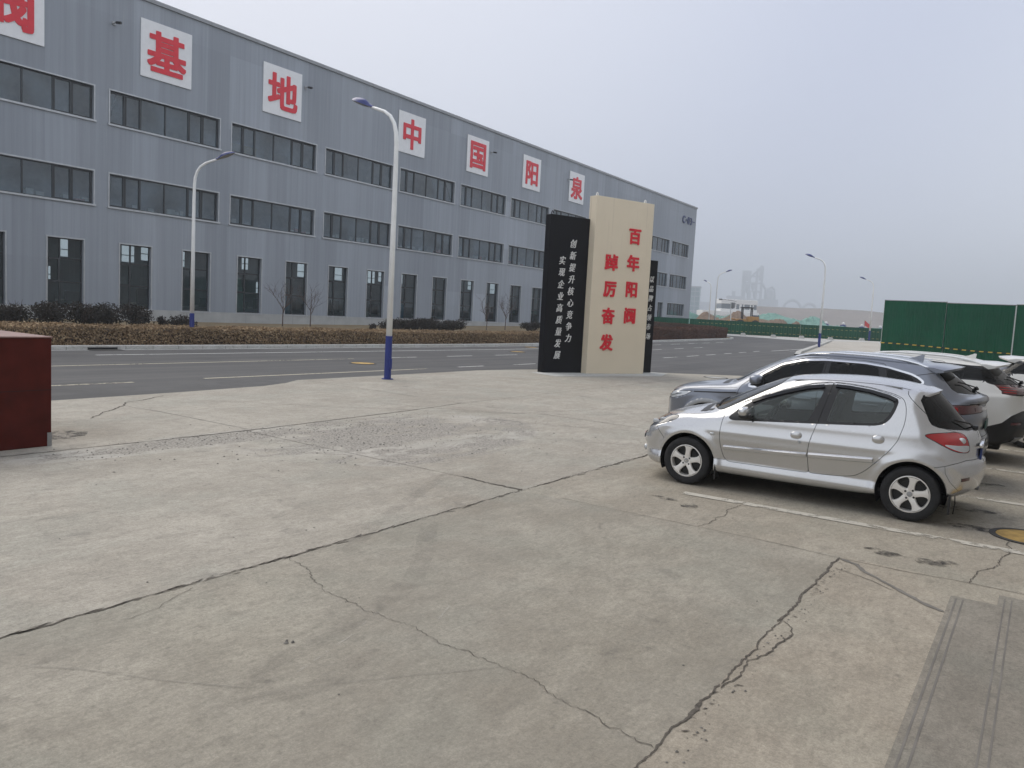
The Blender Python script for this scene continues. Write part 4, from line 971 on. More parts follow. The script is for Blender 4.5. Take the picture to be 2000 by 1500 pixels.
# white two-storey building
t = thing('white_building', 'white two storey building with dark ribbon windows beyond the earth mounds', 'building', (-125, 377.3, 1), math.atan2(9.9, 14.5))
w_ = 17.6
for z0, z1 in ((.0, 3.4), (5.6, 8.6), (11.0, 13.2)):
    MB().bbox(-w_/2, w_/2, 0, 10, z0, z1, .25).build('wall', M['far_white'], t)
for z0, z1 in ((3.4, 5.6), (8.6, 11.0)):
    MB().box(-w_/2+.3, w_/2-.3, .3, 9.7, z0, z1).build('window_band', M['far_win'], t)
    pl = MB()
    for x in (-2.6, -1.9, .1, .7, 2.0, 5.2, 6.6): pl.box(x, x+.55, .1, .3, z0+.002, z1-.002)
    pl.build('pillar', M['far_white'], t)
MB().bbox(-w_/2-9, w_/2+.6, -1.5, 11, 5.2, 7.4, .2).box(-w_/2-9, w_/2, -1, 9, 0, 5.2).build('podium', M['far_white'], t)
# teal glass block behind the factory corner
t = thing('glass_office', 'hazy teal glass office block just right of the factory corner', 'building', (-320, 809, 0), R(18))
t.scale = (1.3, 1.3, 1.3)
MB().box(-22, 6, 0, 14, 0, 30.5).build('wall', M['far_glass'], t); MB().box(-22.4, 6.4, -.4, 14.4, 30.5, 31.6).build('roof', M['far_conc'], t)
pl = MB()
for z in range(3, 30, 4): pl.box(-22.1, 6.1, -.15, 0, z, z+.6)
for x in (-16, -10, -4, 2): pl.box(x, x+.4, -.2, 0, 0, 30.4)
pl.build('mullions', M['far_conc'], t)
# cement works
t = thing('cement_works', 'very faint hazy cement works with a tall preheater tower on the horizon', 'factory', (-570, 1809, 0), math.atan2(14, 26.7) - .05)
t.scale = (1.9, 1.9, 1.9)
tw = MB()
for x in (-12.5, -5, 3, 9):
    for y in (0, 9): tw.box(x, x+1.6, y, y+1.6, 0, 62 if x < -8 else (70 if x > 2 else 60))
for z in (22, 32, 42, 52, 60): tw.box(-13, 11, -.5, 11.5, z, z+1.4)
tw.box(-13, -3.5, 0, 10, 55, 67); tw.box(-13, -9, 0, 10, 20, 62)
tw.tube([(-3,5,60),(6,5,70),(9,5,74)], [1.5,1.2,1.2], 8); tw.box(6.5, 10.5, 0, 9, 56, 73)
for x, z in ((-7,46),(0,48),(-4,36),(3,38)): tw.lathe([(.3,-6),(2.6,0),(2.6,5),(.4,6)], 12, 'z', (x, 4, z))
tw.build('tower', M['far_conc'], t)
lo = MB(); lo.box(-30,-13,0,14,0,36).box(-24,-20,3,7,36,42); lo.box(9,30,0,16,0,34); lo.box(20,27,2,10,34,38)
lo.lathe([(6,0),(6,40),(4,43),(0,44)], 16, 'z', (20,6,4)); lo.tube([(9,4,55),(16,4,44),(22,4,40)], 1.4, 8); lo.tube([(17,4,36),(18,4,46),(22,4,49),(25,4,46),(26,4,36)], 1.5, 8)
lo.build('silo', M['far_conc'], t)
for cx, r in ((48, 11), (68, 8.5)):
    ar = MB(); ar.tube([(cx+r*math.cos(R(a)), 8, 20+r*1.3*math.sin(R(a))) for a in range(0, 181, 12)], 1.7, 8); ar.tube([(cx-r,8,0),(cx-r,8,20)], 1.6, 8); ar.tube([(cx+r,8,0),(cx+r,8,20)], 1.6, 8)
    ar.build('storage_arch', M['far_conc'], t)
lo = MB(); lo.box(-75,-50,0,12,0,27).tube([(-98+8*math.cos(R(a)), 6, 22+9*math.sin(R(a))) for a in range(0,181,15)], 1.3, 8); lo.build('shed', M['far_conc'], t)
# flat-topped hill behind everything
hv = MB(); n = 60; prof = [(-40, 0), (0, .0), (25, .55), (55, .96), (75, 1.), (240, 1.02), (300, 0)]
rows = []
for i in range(n+1):
    s = i/n; x = -330 + s*900; y = 560 + s*330
    e = min(1, max(0, (x+235)/45)); e = e*e*(3-2*e); hh = 18.6*e*(.93 + .07*math.sin(s*9)+.012*math.sin(s*60)) 
    for a, b in prof: hv.v.append((x - .35*a, y + .94*a, -.5 + 1.5*(b > 0) + hh*b + (.35*math.sin(x*.21+a)+.3*math.sin(x*.07+a*.3))*(0 < b)))
m = len(prof); hv.f = [(i*m+j, i*m+j+1, (i+1)*m+j+1, (i+1)*m+j) for i in range(n) for j in range(m-1)]
kind(hv.build('hill', M['hill'], smooth=True))

# ================================================================== MANHOLES
def manhole(x, y, r, z, col, label, group=None, yellow=True):
    t = thing('manhole_cover', label, 'manhole cover', (x, y, z), 0, group)
    MB().lathe([(r*1.1, 0), (r*1.1, .008), (r*.93, .009), (r*.93, .002)], 40).build('ring', M['iron'], t)
    MB().lathe([(r*.92, .002), (r*.92, .007), (0, .0075)], 40).build('lid', M['yellow_cap'] if yellow else M['conc'], t)
manhole(.03, 9.28, .32, .022, 0, 'round manhole cover with worn yellow paint at the right edge behind the silver car')
manhole(-19.1, 19.2, .42, .004, 0, 'yellow manhole cover on the road left of the near lamp post', 'yellow road manholes')
manhole(-25.05, 38.9, .42, T(38.9)+.004, 0, 'small distant yellow manhole cover by the far kerb', 'yellow road manholes')
manhole(-22.44, 33.6, .4, .004, 0, 'distant yellow manhole cover in the middle of the road left of the black slab', 'yellow road manholes')
manhole(-9.9, 27.9, .4, .022, 0, 'dusty round manhole cover on the yard right of the slogan slabs', None, False)
t = thing('storm_drain', 'dark storm drain opening in the far kerb near the red box', 'drain', (-26.28, 14.2, 0)); MB().box(-.06, .012, -.5, .5, .0, .08).build('opening', M['gap'], t); MB().box(0.02, .4, -.55, .55, .003, .014).build('grate', M['iron'], t)

# hall behind the photographer whose door sill is in view: it shades the yard
t = thing('workshop_hall', 'grey workshop hall whose grooved door sill lies in the lower right corner', 'building', (1.3, 10, 0))
MB().box(1.3, 30, -30, 60, 0, 10.).build('wall', M['hall'], t, world=True)
# ================================================================== CARS
def pchip(pts):
    x = np.array([p[0] for p in pts], float); y = np.array([p[1] for p in pts], float); h = np.diff(x); d = np.diff(y)/h; m = np.zeros(len(x))
    for i in range(1, len(x)-1):
        if d[i-1]*d[i] > 0:
            w1, w2 = 2*h[i]+h[i-1], h[i]+2*h[i-1]; m[i] = (w1+w2)/(w1/d[i-1]+w2/d[i])
    m[0], m[-1] = d[0], d[-1]
    X = np.linspace(x[0], x[-1], 1600); k = np.clip(np.searchsorted(x, X)-1, 0, len(h)-1); t = (X-x[k])/h[k]
    Y = y[k]*(2*t**3-3*t**2+1) + h[k]*m[k]*(t**3-2*t**2+t) + y[k+1]*(3*t**2-2*t**3) + h[k]*m[k+1]*(t**3-t**2)
    return lambda q: np.interp(q, X, Y)
def catmull(pts, closed=True, n=8):
    P = [np.array(p, float) for p in pts]; out = []; k = len(P)
    for i in range(k if closed else k-1):
        a, b, c, d = P[(i-1) % k] if closed or i else P[0], P[i], P[(i+1) % k], P[(i+2) % k] if closed or i+2 < k else P[-1]
        for j in range(n):
            t = j/n; out.append(.5*((2*b)+(-a+c)*t+(2*a-5*b+4*c-d)*t*t+(-a+3*b-3*c+d)*t**3))
    if not closed: out.append(P[-1])
    return np.array(out)
def inpoly(px, py, poly):
    r = np.zeros(px.shape, bool); x, y = poly[:,0], poly[:,1]; j = len(poly)-1
    for i in range(len(poly)):
        c = (y[i] > py) != (y[j] > py)
        with np.errstate(divide='ignore', invalid='ignore'): xi = (x[j]-x[i])*(py-y[i])/(y[j]-y[i]+1e-12)+x[i]
        r ^= c & (px < xi); j = i
    return r
def nearest(px, py, poly):
    a = poly; b = np.roll(poly, -1, 0); bd = np.full(px.shape, 1e9); bx = px.copy(); by = py.copy()
    for (ax, ay), (cx, cy) in zip(a, b):
        dx, dy = cx-ax, cy-ay; L = dx*dx+dy*dy+1e-12; t = np.clip(((px-ax)*dx+(py-ay)*dy)/L, 0, 1); qx, qy = ax+t*dx, ay+t*dy
        d = np.hypot(px-qx, py-qy); m = d < bd; bd[m] = d[m]; bx[m] = qx[m]; by[m] = qy[m]
    return bd, bx, by
class Body:
    def __init__(s, sp):
        s.sp = sp; s.W = pchip(sp['W']); s.prof = pchip(sp['prof']); s.top = pchip(sp['top']); s.crown = pchip(sp['crown']); s.sweep = pchip(sp['sweep'])
        s.Fx = pchip(sp['front']); s.Rx = pchip(sp['rear']); s.bot = pchip(sp['bottom']); s.arch = sp['arch']; s.shoulder = sp.get('shoulder')
    def S(s, x, z):
        w = s.W(x)*s.prof(z)
        for ax, az, r, amp in s.arch:                       # wheel arch flare
            d = np.hypot(x-ax, z-az); w = w + amp*np.exp(-((d-r-.02)/.055)**2)*(z < .95)
        if s.shoulder: 
            for zf, a, wd in s.shoulder: w = w + a*np.exp(-((z-zf(x))/wd)**2)
        return w
    def f(s, x, y, z):
        ay = np.abs(y); sp = s.sp
        xx = x - s.sweep(x)*ay*ay; a = ay - s.S(x, z)
        b = (z - (s.top(xx) - s.crown(x)*ay*ay))*.8
        def smax(a, b, k): h = np.maximum(k-np.abs(a-b), 0)/k; return np.maximum(a, b)+h*h*k*.25
        r = smax(a, b, sp.get('k', .11))
        r = smax(r, s.Fx(z) + sp['fc']*ay*ay + sp.get('fc4', 0)*ay**4 - x, .08); r = smax(r, x - (s.Rx(z) - sp['rc']*ay*ay - sp.get('rc4', 0)*ay**4), .07)
        return smax(r, s.bot(x) - z, .05)
    def solve(s, O, D, hi=2.2):
        lo = np.zeros(O.shape[:-1]); h = np.full(O.shape[:-1], hi)
        for _ in range(26):
            m = (lo+h)/2; P = O + D*m[..., None]; ins = s.f(P[...,0], P[...,1], P[...,2]) < 0; lo = np.where(ins, m, lo); h = np.where(ins, h, m)
        return O + D*lo[..., None]
    def side(s, x, z, sgn=1):
        x = np.atleast_1d(np.asarray(x, float)); z = np.atleast_1d(np.asarray(z, float)); O = np.stack([x, 0*x, z], -1); D = np.zeros_like(O); D[...,1] = sgn
        return s.solve(O, D, 1.4)
    def normal(s, P):
        e = 2e-3; g = []
        for k in range(3):
            d = np.zeros(3); d[k] = e; q, w = P+d, P-d; g.append(s.f(q[...,0], q[...,1], q[...,2])-s.f(w[...,0], w[...,1], w[...,2]))
        n = np.stack(g, -1); return n/(np.linalg.norm(n, axis=-1, keepdims=True)+1e-9)
    def grid(s, nu, nv):
        L = s.sp['L']; xa, xb = .62, L-.55; nc = int(nu*.2); nm = nu-2*nc
        org = np.concatenate([np.full(nc, xa), np.linspace(xa, xb, nm+1), np.full(nc, xb)]); ph = np.concatenate([np.linspace(-88, 0, nc+1)[:-1], np.zeros(nm+1), np.linspace(0, 88, nc+1)[1:]])
        th = np.linspace(-90, 90, nv); ph, th = np.radians(ph)[:,None], np.radians(th)[None,:]
        D = np.stack([np.sin(ph)+0*th, np.cos(ph)*np.cos(th), np.cos(ph)*np.sin(th)], -1); zc = s.sp.get('zc', .6)
        O = np.stack([org[:,None]+0*th, 0*ph+0*th, zc+0*ph+0*th], -1)
        return s.solve(O, D)
AX = {'xz': (0, 2, 1), 'xy': (0, 1, 2), 'yz': (1, 2, 0)}
def build_car(sp, name, label, loc, rz, nu=240, nv=150):
    B = Body(sp); P = B.grid(nu, nv); mats = sp['mats']; root = thing(name, label, 'car', loc, rz, sp.get('group')); X0 = sp['x0']
    n1, n2 = P.shape[:2]; idx = np.arange(n1*n2).reshape(n1, n2); Q4 = np.stack([idx[:-1,:-1], idx[:-1,1:], idx[1:,1:], idx[1:,:-1]], -1).reshape(-1, 4)
    V = P.reshape(-1, 3).copy()
    # snap vertices to the outlines of the parts, then sort faces into parts
    pitch = np.zeros(len(V)); d1 = np.linalg.norm(np.diff(P, axis=0), axis=2); d2 = np.linalg.norm(np.diff(P, axis=1), axis=2)
    g1 = np.concatenate([d1, d1[-1:]], 0); g2 = np.concatenate([d2, d2[:,-1:]], 1); pitch = np.maximum(g1, g2).ravel()
    parts = sp['parts']; done = np.zeros(len(V), bool)
    for pt in parts[::-1]:
        if pt.get('poly') is None: continue
        i, j, k = AX[pt['ax']]; poly = pt['poly']; c = pt['cond'](V[:,0], V[:,1], V[:,2]) & ~done
        bb = (V[:,i] > poly[:,0].min()-.05) & (V[:,i] < poly[:,0].max()+.05) & (V[:,j] > poly[:,1].min()-.05) & (V[:,j] < poly[:,1].max()+.05); q = np.where(c & bb)[0]
        d, bx, by = nearest(V[q,i].copy(), V[q,j].copy(), poly); m = (d < pitch[q]*.5); q, bx, by = q[m], bx[m], by[m]
        if not len(q): continue
        O = np.zeros((len(q), 3)); O[:,i] = bx; O[:,j] = by; D = np.zeros((len(q), 3))
        if k == 1: D[:,1] = 1
        elif k == 2: O[:,2] = sp.get('zc', .6); D[:,2] = 1
        else: O[:,0] = sp['L']*.5; D[:,0] = np.sign(pt.get('dir', 1))
        N = B.solve(O, D, 3.0); ok = np.linalg.norm(N-V[q], axis=1) < pitch[q]*2.5; V[q[ok]] = N[ok]; done[q[ok]] = True
    dd = done[Q4]; alt = (dd[:,1] & dd[:,3]) & ~(dd[:,0] & dd[:,2])     # cut each quad along the outline that crosses it
    F = np.concatenate([np.where(alt[:,None], Q4[:,[0,1,3]], Q4[:,[0,1,2]]), np.where(alt[:,None], Q4[:,[1,2,3]], Q4[:,[0,2,3]])])
    C = V[F].mean(1); lab = np.zeros(len(F), int)
    for n, pt in enumerate(parts, 1):
        m = pt['cond'](C[:,0], C[:,1], C[:,2])
        if pt.get('poly') is not None:
            i, j, k = AX[pt['ax']]; m &= inpoly(C[:,i], C[:,j], pt['poly'])
        lab[m] = n
    N = B.normal(V); tn = np.cross(V[F[:,1]]-V[F[:,0]], V[F[:,2]]-V[F[:,0]]); fl_ = (tn*N[F].mean(1)).sum(1) < 0; F[fl_] = F[fl_][:, ::-1]; seam = np.abs(V[:,1]) < 1e-6
    def emit(nm, mat, fs, sides, parent, off=0., V=V):
        out = []
        for sd in sides:
            if sd == 'both':
                fl = F[fs]; Vv = V + N*off; V2 = np.concatenate([Vv, Vv*[1,-1,1]]); f2 = fl[:, ::-1] + len(Vv); f2 = np.where(seam[f2-len(Vv)], f2-len(Vv), f2); FF = np.concatenate([fl, f2])
            else: V2 = (V+N*off)*[1, sd, 1]; FF = F[fs] if sd > 0 else F[fs][:, ::-1]
            u, inv = np.unique(FF, return_inverse=True); o = npmesh(nm, V2[u]-[X0, 0, 0], inv.reshape(-1, 3), mat, parent, True); out.append(o)
        return out
    objs = {}
    emit('body', mats['paint'], lab == 0, ['both'], root)
    for n, pt in enumerate(parts, 1):
        if pt['name'] is None or not (lab == n).any(): continue
        o = emit(pt['name'], pt['mat'], lab == n, ['both'] if pt.get('both') else [1, -1], root, pt.get('off', 0)); objs[pt.get('key', pt['name'])] = o
    trim = emit('cabin_lining', M['cabin_l'], np.isin(lab, [0]+[n for n, p in enumerate(parts, 1) if p['name'] in ('door', 'window_trim', 'tailgate')]) & (C[:,2] > .35) & (C[:,0] > sp['cabin'][0]) & (C[:,0] < sp['cabin'][1]), ['both'], root, -.035)
    # ---- helper: ribbons on the skin
    def ribbon(mb, line, w, h=.0015, closed=False, ax='xz', sides=(1, -1), step=.02, dirx=1):
        line = np.array(line, float); line = np.concatenate([line, line[:1]]) if closed else line; seg = np.hypot(*np.diff(line, axis=0).T); S = np.concatenate([[0], np.cumsum(seg)])
        k = max(3, int(S[-1]/step)); s = np.linspace(0, S[-1], k); a = np.interp(s, S, line[:,0]); b = np.interp(s, S, line[:,1]); O = np.zeros((k, 3)); D = np.zeros((k, 3))
        if ax == 'xz': O[:,0], O[:,2], D[:,1] = a, b, 1
        elif ax == 'xy': O[:,0], O[:,1], O[:,2], D[:,2] = a, b, sp.get('zc', .6), 1
        else: O[:,1], O[:,2], O[:,0], D[:,0] = a, b, sp['L']*.5, dirx
        Q = B.solve(O, D, 3.); nn = B.normal(Q); t = np.gradient(Q, axis=0); t /= np.linalg.norm(t, axis=1, keepdims=True)+1e-9; bi = np.cross(nn, t)
        for sd in sides:
            m = np.array([1, sd, 1]); vs = []
            for q in range(k):
                for p in (Q[q]-bi[q]*w/2-nn[q]*.002, Q[q]-bi[q]*w*(.42 if h < .022 else .24)+nn[q]*h, Q[q]+bi[q]*w*(.42 if h < .022 else .24)+nn[q]*h, Q[q]+bi[q]*w/2-nn[q]*.002): vs.append(p*m-[X0, 0, 0])
            mb.add(vs, [(4*q+j, 4*q+j+1, 4*q+j+5, 4*q+j+4) for q in range(k-1) for j in range(3)])
    gp = MB()
    for ln in sp['gaps']: ribbon(gp, ln['l'], ln.get('w', .006), .0012, ln.get('closed', False), ln.get('ax', 'xz'), ln.get('sides', (1, -1)), .015, ln.get('dirx', 1))
    gp.build('panel_gaps', M['gap'], root)
    for ln in sp.get('trims', []):
        for sd in ln.get('sides', (1, -1)): mb = MB(); ribbon(mb, ln['l'], ln['w'], ln['h'], ln.get('closed', False), ln.get('ax', 'xz'), (sd,), .015, ln.get('dirx', 1)); mb.build(ln['name'], ln['mat'], root, True)
    # ---- wheels, arches, underbody
    for wx in sp['wx']:
        for sd in (-1, 1):
            wheel(root, wx-X0, sd*sp['track'], sp['wr'], sp['rim'], sd, sp['ww'])
            lr = MB(); n = 26; r = sp['archr']; yo, yi = sd*(B.side(wx, sp['wr']+sp['archr']-.01)[0,1]-.02), sd*.42
            a = [R(-25+230*i/n) for i in range(n+1)]
            lr.add([(wx-X0+r*math.cos(t), y, sp['archz']+r*math.sin(t)) for t in a for y in (yo, yi)], [(2*i, 2*i+1, 2*i+3, 2*i+2) for i in range(n)])
            lr.add([(wx-X0+r*math.cos(t), yi, sp['archz']+r*math.sin(t)) for t in a], [tuple(range(n+1))]); lr.build('wheel_arch', M['liner'], root)
    ub = MB(); L = sp['L']; ub.bbox(.35-X0, L-.35-X0, -.55, .55, sp['clear'], sp['clear']+.12, .04); ub.build('underbody', M['black'], root)
    # ---- cabin
    c0, c1 = sp['cabin']; fz = sp['clear']+.1; st = MB()
    for y in (-.36, .36):
        sx = sp['seat']; z0 = fz+.1
        st.bbox(sx-.28-X0, sx+.24-X0, y-.24, y+.24, z0, z0+.22, .06)
        st.add(*rot_box(sx+.3-X0, y, z0+.48, .14, .46, .66, R(17))); st.add(*rot_box(sx+.46-X0, y, z0+.93, .10, .26, .20, R(12)))
    rx = sp['rseat']; st.bbox(rx-.3-X0, rx+.2-X0, -.58, .58, fz+.1, fz+.32, .06); st.add(*rot_box(rx+.28-X0, 0, fz+.6, .14, 1.16, .62, R(20)))
    for y in (-.36, .36): st.add(*rot_box(rx+.42-X0, y, fz+.98, .10, .26, .16, R(14)))
    st.build('seats', M['cabin'], root, True)
    db = MB(); dx = sp['dash']; db.bbox(dx-.35-X0, dx+.22-X0, -.62, .62, sp['dashz']-.35, sp['dashz'], .08); db.bbox(c0-X0, c1-X0, -.6, .6, fz-.04, fz, .01); db.build('dashboard', M['cabin'], root, True)
    sw = MB(); cxw, czw = dx+.36, sp['dashz']-.04; k = 26
    sw.tube([(cxw-X0+.17*math.sin(R(28))*math.sin(t), -.36+.18*math.cos(t), czw+.17*math.cos(R(28))*math.sin(t)) for t in [2*math.pi*i/k for i in range(k+1)]], .015, 6); sw.tube([(dx-X0, -.36, czw-.1), (cxw-X0, -.36, czw)], .04, 8); sw.build('steering_wheel', M['black'], root, True)
    mir = MB(); mir.bbox(sp['mirror_in'][0]-.02-X0, sp['mirror_in'][0]+.02-X0, -.12, .12, sp['mirror_in'][1]-.035, sp['mirror_in'][1]+.035, .01); mir.build('inner_mirror', M['black'], root)
    # ---- wing mirrors
    mx_, mz_ = sp['mirror']; y = B.side(mx_+.05, mz_-.03)[0,1]
    for sd in (-1, 1):
        mm = MB(); w = sp['mirror_w']; 
        mm.ell((mx_-X0, sd*(y+.03+w*.55), mz_+.012), sp.get('mirror_r', (.095, w*.62, .075)), 18, 12, .72); m = mm.build('wing_mirror', mats['mirror'], root, True)
        MB().ell((mx_-X0+.02, sd*(y+.03+w*.5), mz_-.035), (.085, w*.55, .045), 14, 8, .8).tube([(mx_-X0+.05, sd*(y-.03), mz_-.06), (mx_-X0+.02, sd*(y+.1), mz_-.02)], [.035, .03], 8).build('mirror_base', M['black'], m, True)
        MB().add([(mx_-X0+.097, sd*(y+.03+w*.55)+a, mz_+.02+b) for a, b in ((-w*.45,-.045),(w*.45,-.045),(w*.45,.05),(-w*.45,.05))], [(0,1,2,3)]).build('mirror_glass', M['chrome'], m)
    return root, B, objs, ribbon
def rot_box(cx, cy, cz, sx, sy, sz, a):
    bm = bmesh.new(); bmesh.ops.create_cube(bm, size=1, matrix=Matrix.Translation((cx, cy, cz)) @ Matrix.Rotation(a, 4, 'Y') @ Matrix.Diagonal((sx, sy, sz, 1)))
    bmesh.ops.bevel(bm, geom=bm.edges[:], offset=.04, segments=3, affect='EDGES', profile=.6); bm.verts.index_update()
    r = ([v.co[:] for v in bm.verts], [[v.index for v in f.verts] for f in bm.faces]); bm.free(); return r
_wheel = {}
def wheel(root, x, y, r, rr, sd, ww):
    key = (r, rr)
    w = bpy.data.objects.new('wheel', None); COL.objects.link(w); w.parent = root; w.location = (x, y, r); w.rotation_euler = (0, (x*3+sd) % 6, 0 if sd < 0 else math.pi)
    if key in _wheel:
        for o in _wheel[key]:
            c = o.copy(); COL.objects.link(c); c.parent = w
        return w
    h = ww/2; ty = MB()          # outer face towards -y
    ty.lathe([(rr+.004, h*.86), (rr+.012, h*.93), (rr+.03, h*.98), (r*.86, h*1.04), (r*.955, h*.93), (r*.985, h*.8), (r*.99, h*.45), (r*.981, h*.43), (r*.981, h*.37), (r*.994, h*.35), (r*.996, h*.05), (r*.985, h*.03), (r*.985, -h*.03), (r*.996, -h*.05), (r*.994, -h*.35), (r*.981, -h*.37), (r*.981, -h*.43), (r*.99, -h*.45), (r*.985, -h*.8), (r*.955, -h*.93), (r*.86, -h*1.04), (rr, -h*.9)], 64, 'y')
    a = ty.build('tyre', M['rubber'], w, True)
    rim = MB(); rim.lathe([(rr*.93, -h*.6), (rr*.95, h*.7), (rr*.965, h*.86), (rr*.99, h*.95), (rr+.006, h*.93), (rr+.008, h*.85)], 56, 'y')
    # five flared spokes
    prof = [(.22, .20), (.36, .185), (.52, .165), (.68, .175), (.82, .225), (.93, .33), (.965, .38)]
    for i in range(5):
        t0 = 2*math.pi*i/5 + math.pi/2; vs = []; m = len(prof)
        for q, wd in prof:
            dep = h*(.92 - .16*(1-q))+.004*math.sin(q*3)
            for s, dd in ((-1, -.022), (-.82, 0), (0, .004), (.82, 0), (1, -.022)):
                ang = math.atan2(s*wd*rr, q*rr); rad = math.hypot(q*rr, s*wd*rr) if q < .9 else q*rr
                vs.append((rad*math.cos(t0+ang), -(dep+dd), rad*math.sin(t0+ang)))
        rim.add(vs, [(5*i_+j, 5*i_+j+1, 5*i_+j+6, 5*i_+j+5) for i_ in range(m-1) for j in range(4)])
    rim.lathe([(rr*.30, h*.58), (rr*.34, h*.78), (rr*.30, h*.84), (rr*.2, h*.83), (0, h*.82)], 30, 'y')
    b = rim.build('rim', M['alloy'], w, True)
    dk = MB(); dk.lathe([(0, h*.1), (rr*.93, h*.1), (rr*.93, -h*.6)], 32, 'y'); dk.lathe([(rr*.2, h*.3), (rr*.72, h*.3), (rr*.72, h*.2)], 32, 'y')
    for i in range(4): t0 = math.pi/2*i+.5; dk.lathe([(.0, h*.90), (.011, h*.89), (.011, h*.6)], 10, 'y', (rr*.265*math.cos(t0), 0, rr*.265*math.sin(t0)))
    c = dk.build('brake_disc', M['alloy_dark'], w, True)
    hb = MB(); hb.lathe([(rr*.15, h*.82), (rr*.14, h*.87), (0, h*.885)], 20, 'y'); d = hb.build('hub_cap', M['grey_metal'], w, True)
    em = MB()                     # small standing animal shaped badge
    em.prism([(-.012,-.018),(-.004,-.016),(-.002,-.004),(.006,-.012),(.012,-.016),(.009,-.002),(.004,.006),(.012,.004),(.013,.008),(.004,.012),(.002,.019),(-.006,.018),(-.009,.01),(-.006,.0),(-.012,-.006)], h*.885, h*.90, lambda p, q, z: (p, -z, q))
    e = em.build('badge', M['chrome'], d)
    _wheel[key] = [a, b, c, d]; return w
def handle(parent, B, X0, x, z, w, h, mat, sd, bowl=True):
    P = B.side(x, z)[0]
    mb = MB(); mb.ell((x-X0, sd*(P[1]+.004), z), (w, .022, h), 20, 10, .85); o = mb.build('handle', mat, parent, True)
    return o
YS = lambda x, y, z: y > .3
def poly(pts, n=1): return np.array(pts, float) if n == 1 else catmull(pts, True, n)
def sm(P, sig=.03, closed=True, st=.012):
    P = np.asarray(P, float); Q = np.concatenate([P, P[:1]]) if closed else P; S = np.concatenate([[0], np.cumsum(np.hypot(*np.diff(Q, axis=0).T))]); n = int(S[-1]/st); s = np.linspace(0, S[-1], n+1)
    if closed: s = s[:-1]
    X = np.stack([np.interp(s, S, Q[:,0]), np.interp(s, S, Q[:,1])], 1); k = int(3*sig/st); w = np.exp(-.5*(np.arange(-k, k+1)*st/sig)**2); w /= w.sum()
    pad = np.concatenate([X[-k:], X, X[:k]]) if closed else np.concatenate([2*X[:1]-X[k:0:-1], X, 2*X[-1:]-X[-2:-k-2:-1]])
    Y = np.stack([np.convolve(pad[:,i], w, 'valid') for i in (0, 1)], 1)
    return Y[::2] if closed else Y
def circ(cx, cz, r, n=40): return np.array([(cx+r*math.cos(2*math.pi*i/n), cz+r*math.sin(2*math.pi*i/n)) for i in range(n)])

# ------------------------------------------------ silver hatchback
dlo = poly([(1.235,.868),(1.262,.846),(1.31,.842),(1.8,.878),(2.2,.908),(2.6,.938),(2.82,.958),(2.90,.985),(2.95,1.04),(2.985,1.12),(3.005,1.20),(3.01,1.245),(2.95,1.275),(2.72,1.325),(2.5,1.345),(2.33,1.35),(2.12,1.318),(1.8,1.218),(1.5,1.095),(1.36,.995)])
gF = poly([(1.415,.876),(2.125,.926),(2.175,1.05),(2.235,1.235),(2.245,1.275),(2.20,1.285),(2.08,1.262),(1.82,1.178),(1.6,1.085),(1.46,1.0),(1.425,.94)])
gR = poly([(2.325,.943),(2.62,.966),(2.80,.982),(2.875,1.008),(2.925,1.065),(2.96,1.15),(2.972,1.215),(2.93,1.238),(2.72,1.286),(2.5,1.308),(2.40,1.308),(2.385,1.25),(2.35,1.08)])
dF = poly([(1.283,.349),(1.245,.362),(1.213,.41),(1.175,.53),(1.16,.66),(1.168,.79),(1.2,.93),(1.31,1.02),(1.5,1.125),(1.8,1.245),(2.12,1.345),(2.33,1.375),(2.305,1.25),(2.232,.917),(2.185,.76),(2.166,.66),(2.161,.576),(2.185,.355),(1.7,.35)])
dR = poly([(2.185,.355),(2.161,.576),(2.166,.66),(2.185,.76),(2.232,.917),(2.305,1.25),(2.33,1.375),(2.5,1.37),(2.72,1.35),(2.95,1.305),(3.05,1.265),(3.085,1.19),(3.097,1.08),(3.088,.98),(3.05,.83),(2.99,.73),(2.91,.63),(2.83,.54),(2.75,.455),(2.66,.395),(2.55,.372),(2.4,.362)])
dlo, gF, gR, dF, dR = sm(dlo, .02), sm(gF, .012), sm(gR, .02), sm(dF, .022), sm(dR, .022)
head = catmull([(.145,.622),(.175,.71),(.30,.782),(.45,.808),(.60,.818),(.625,.80),(.56,.752),(.42,.70),(.28,.652)], True, 5)
tail = catmull([(3.30,.908),(3.33,.932),(3.45,.948),(3.58,.952),(3.655,.915),(3.69,.84),(3.695,.775),(3.65,.765),(3.56,.785),(3.43,.845)], True, 5)
tail_c = catmull([(3.48,.838),(3.56,.80),(3.65,.772),(3.69,.78),(3.69,.83),(3.60,.835)], True, 4)
wsS = sm(poly([(.905,-.15),(.915,.2),(.965,.42),(1.05,.60),(1.13,.69),(1.3,.665),(1.5,.62),(1.72,.555),(1.765,.50),(1.775,.3),(1.775,-.15)]), .02)
wsL = wsS[np.abs(wsS[:,1]) > .02]; wsL = wsL[wsL[:,1] > 0]
rgl = poly([(-.1,1.352),(.35,1.338),(.5,1.31),(.575,1.262),(.62,1.16),(.655,1.06),(.66,1.02),(.62,.992),(.5,.975),(.3,.965),(-.1,.963)])
ax1, az1, ar1 = .778, .292, .338; ax2, az2, ar2 = 3.21, .298, .338
inarch = lambda cx, cz, r: (lambda x, y, z: (y > .44) & (np.hypot(x-cx, z-cz) < r) & (z < cz+r))
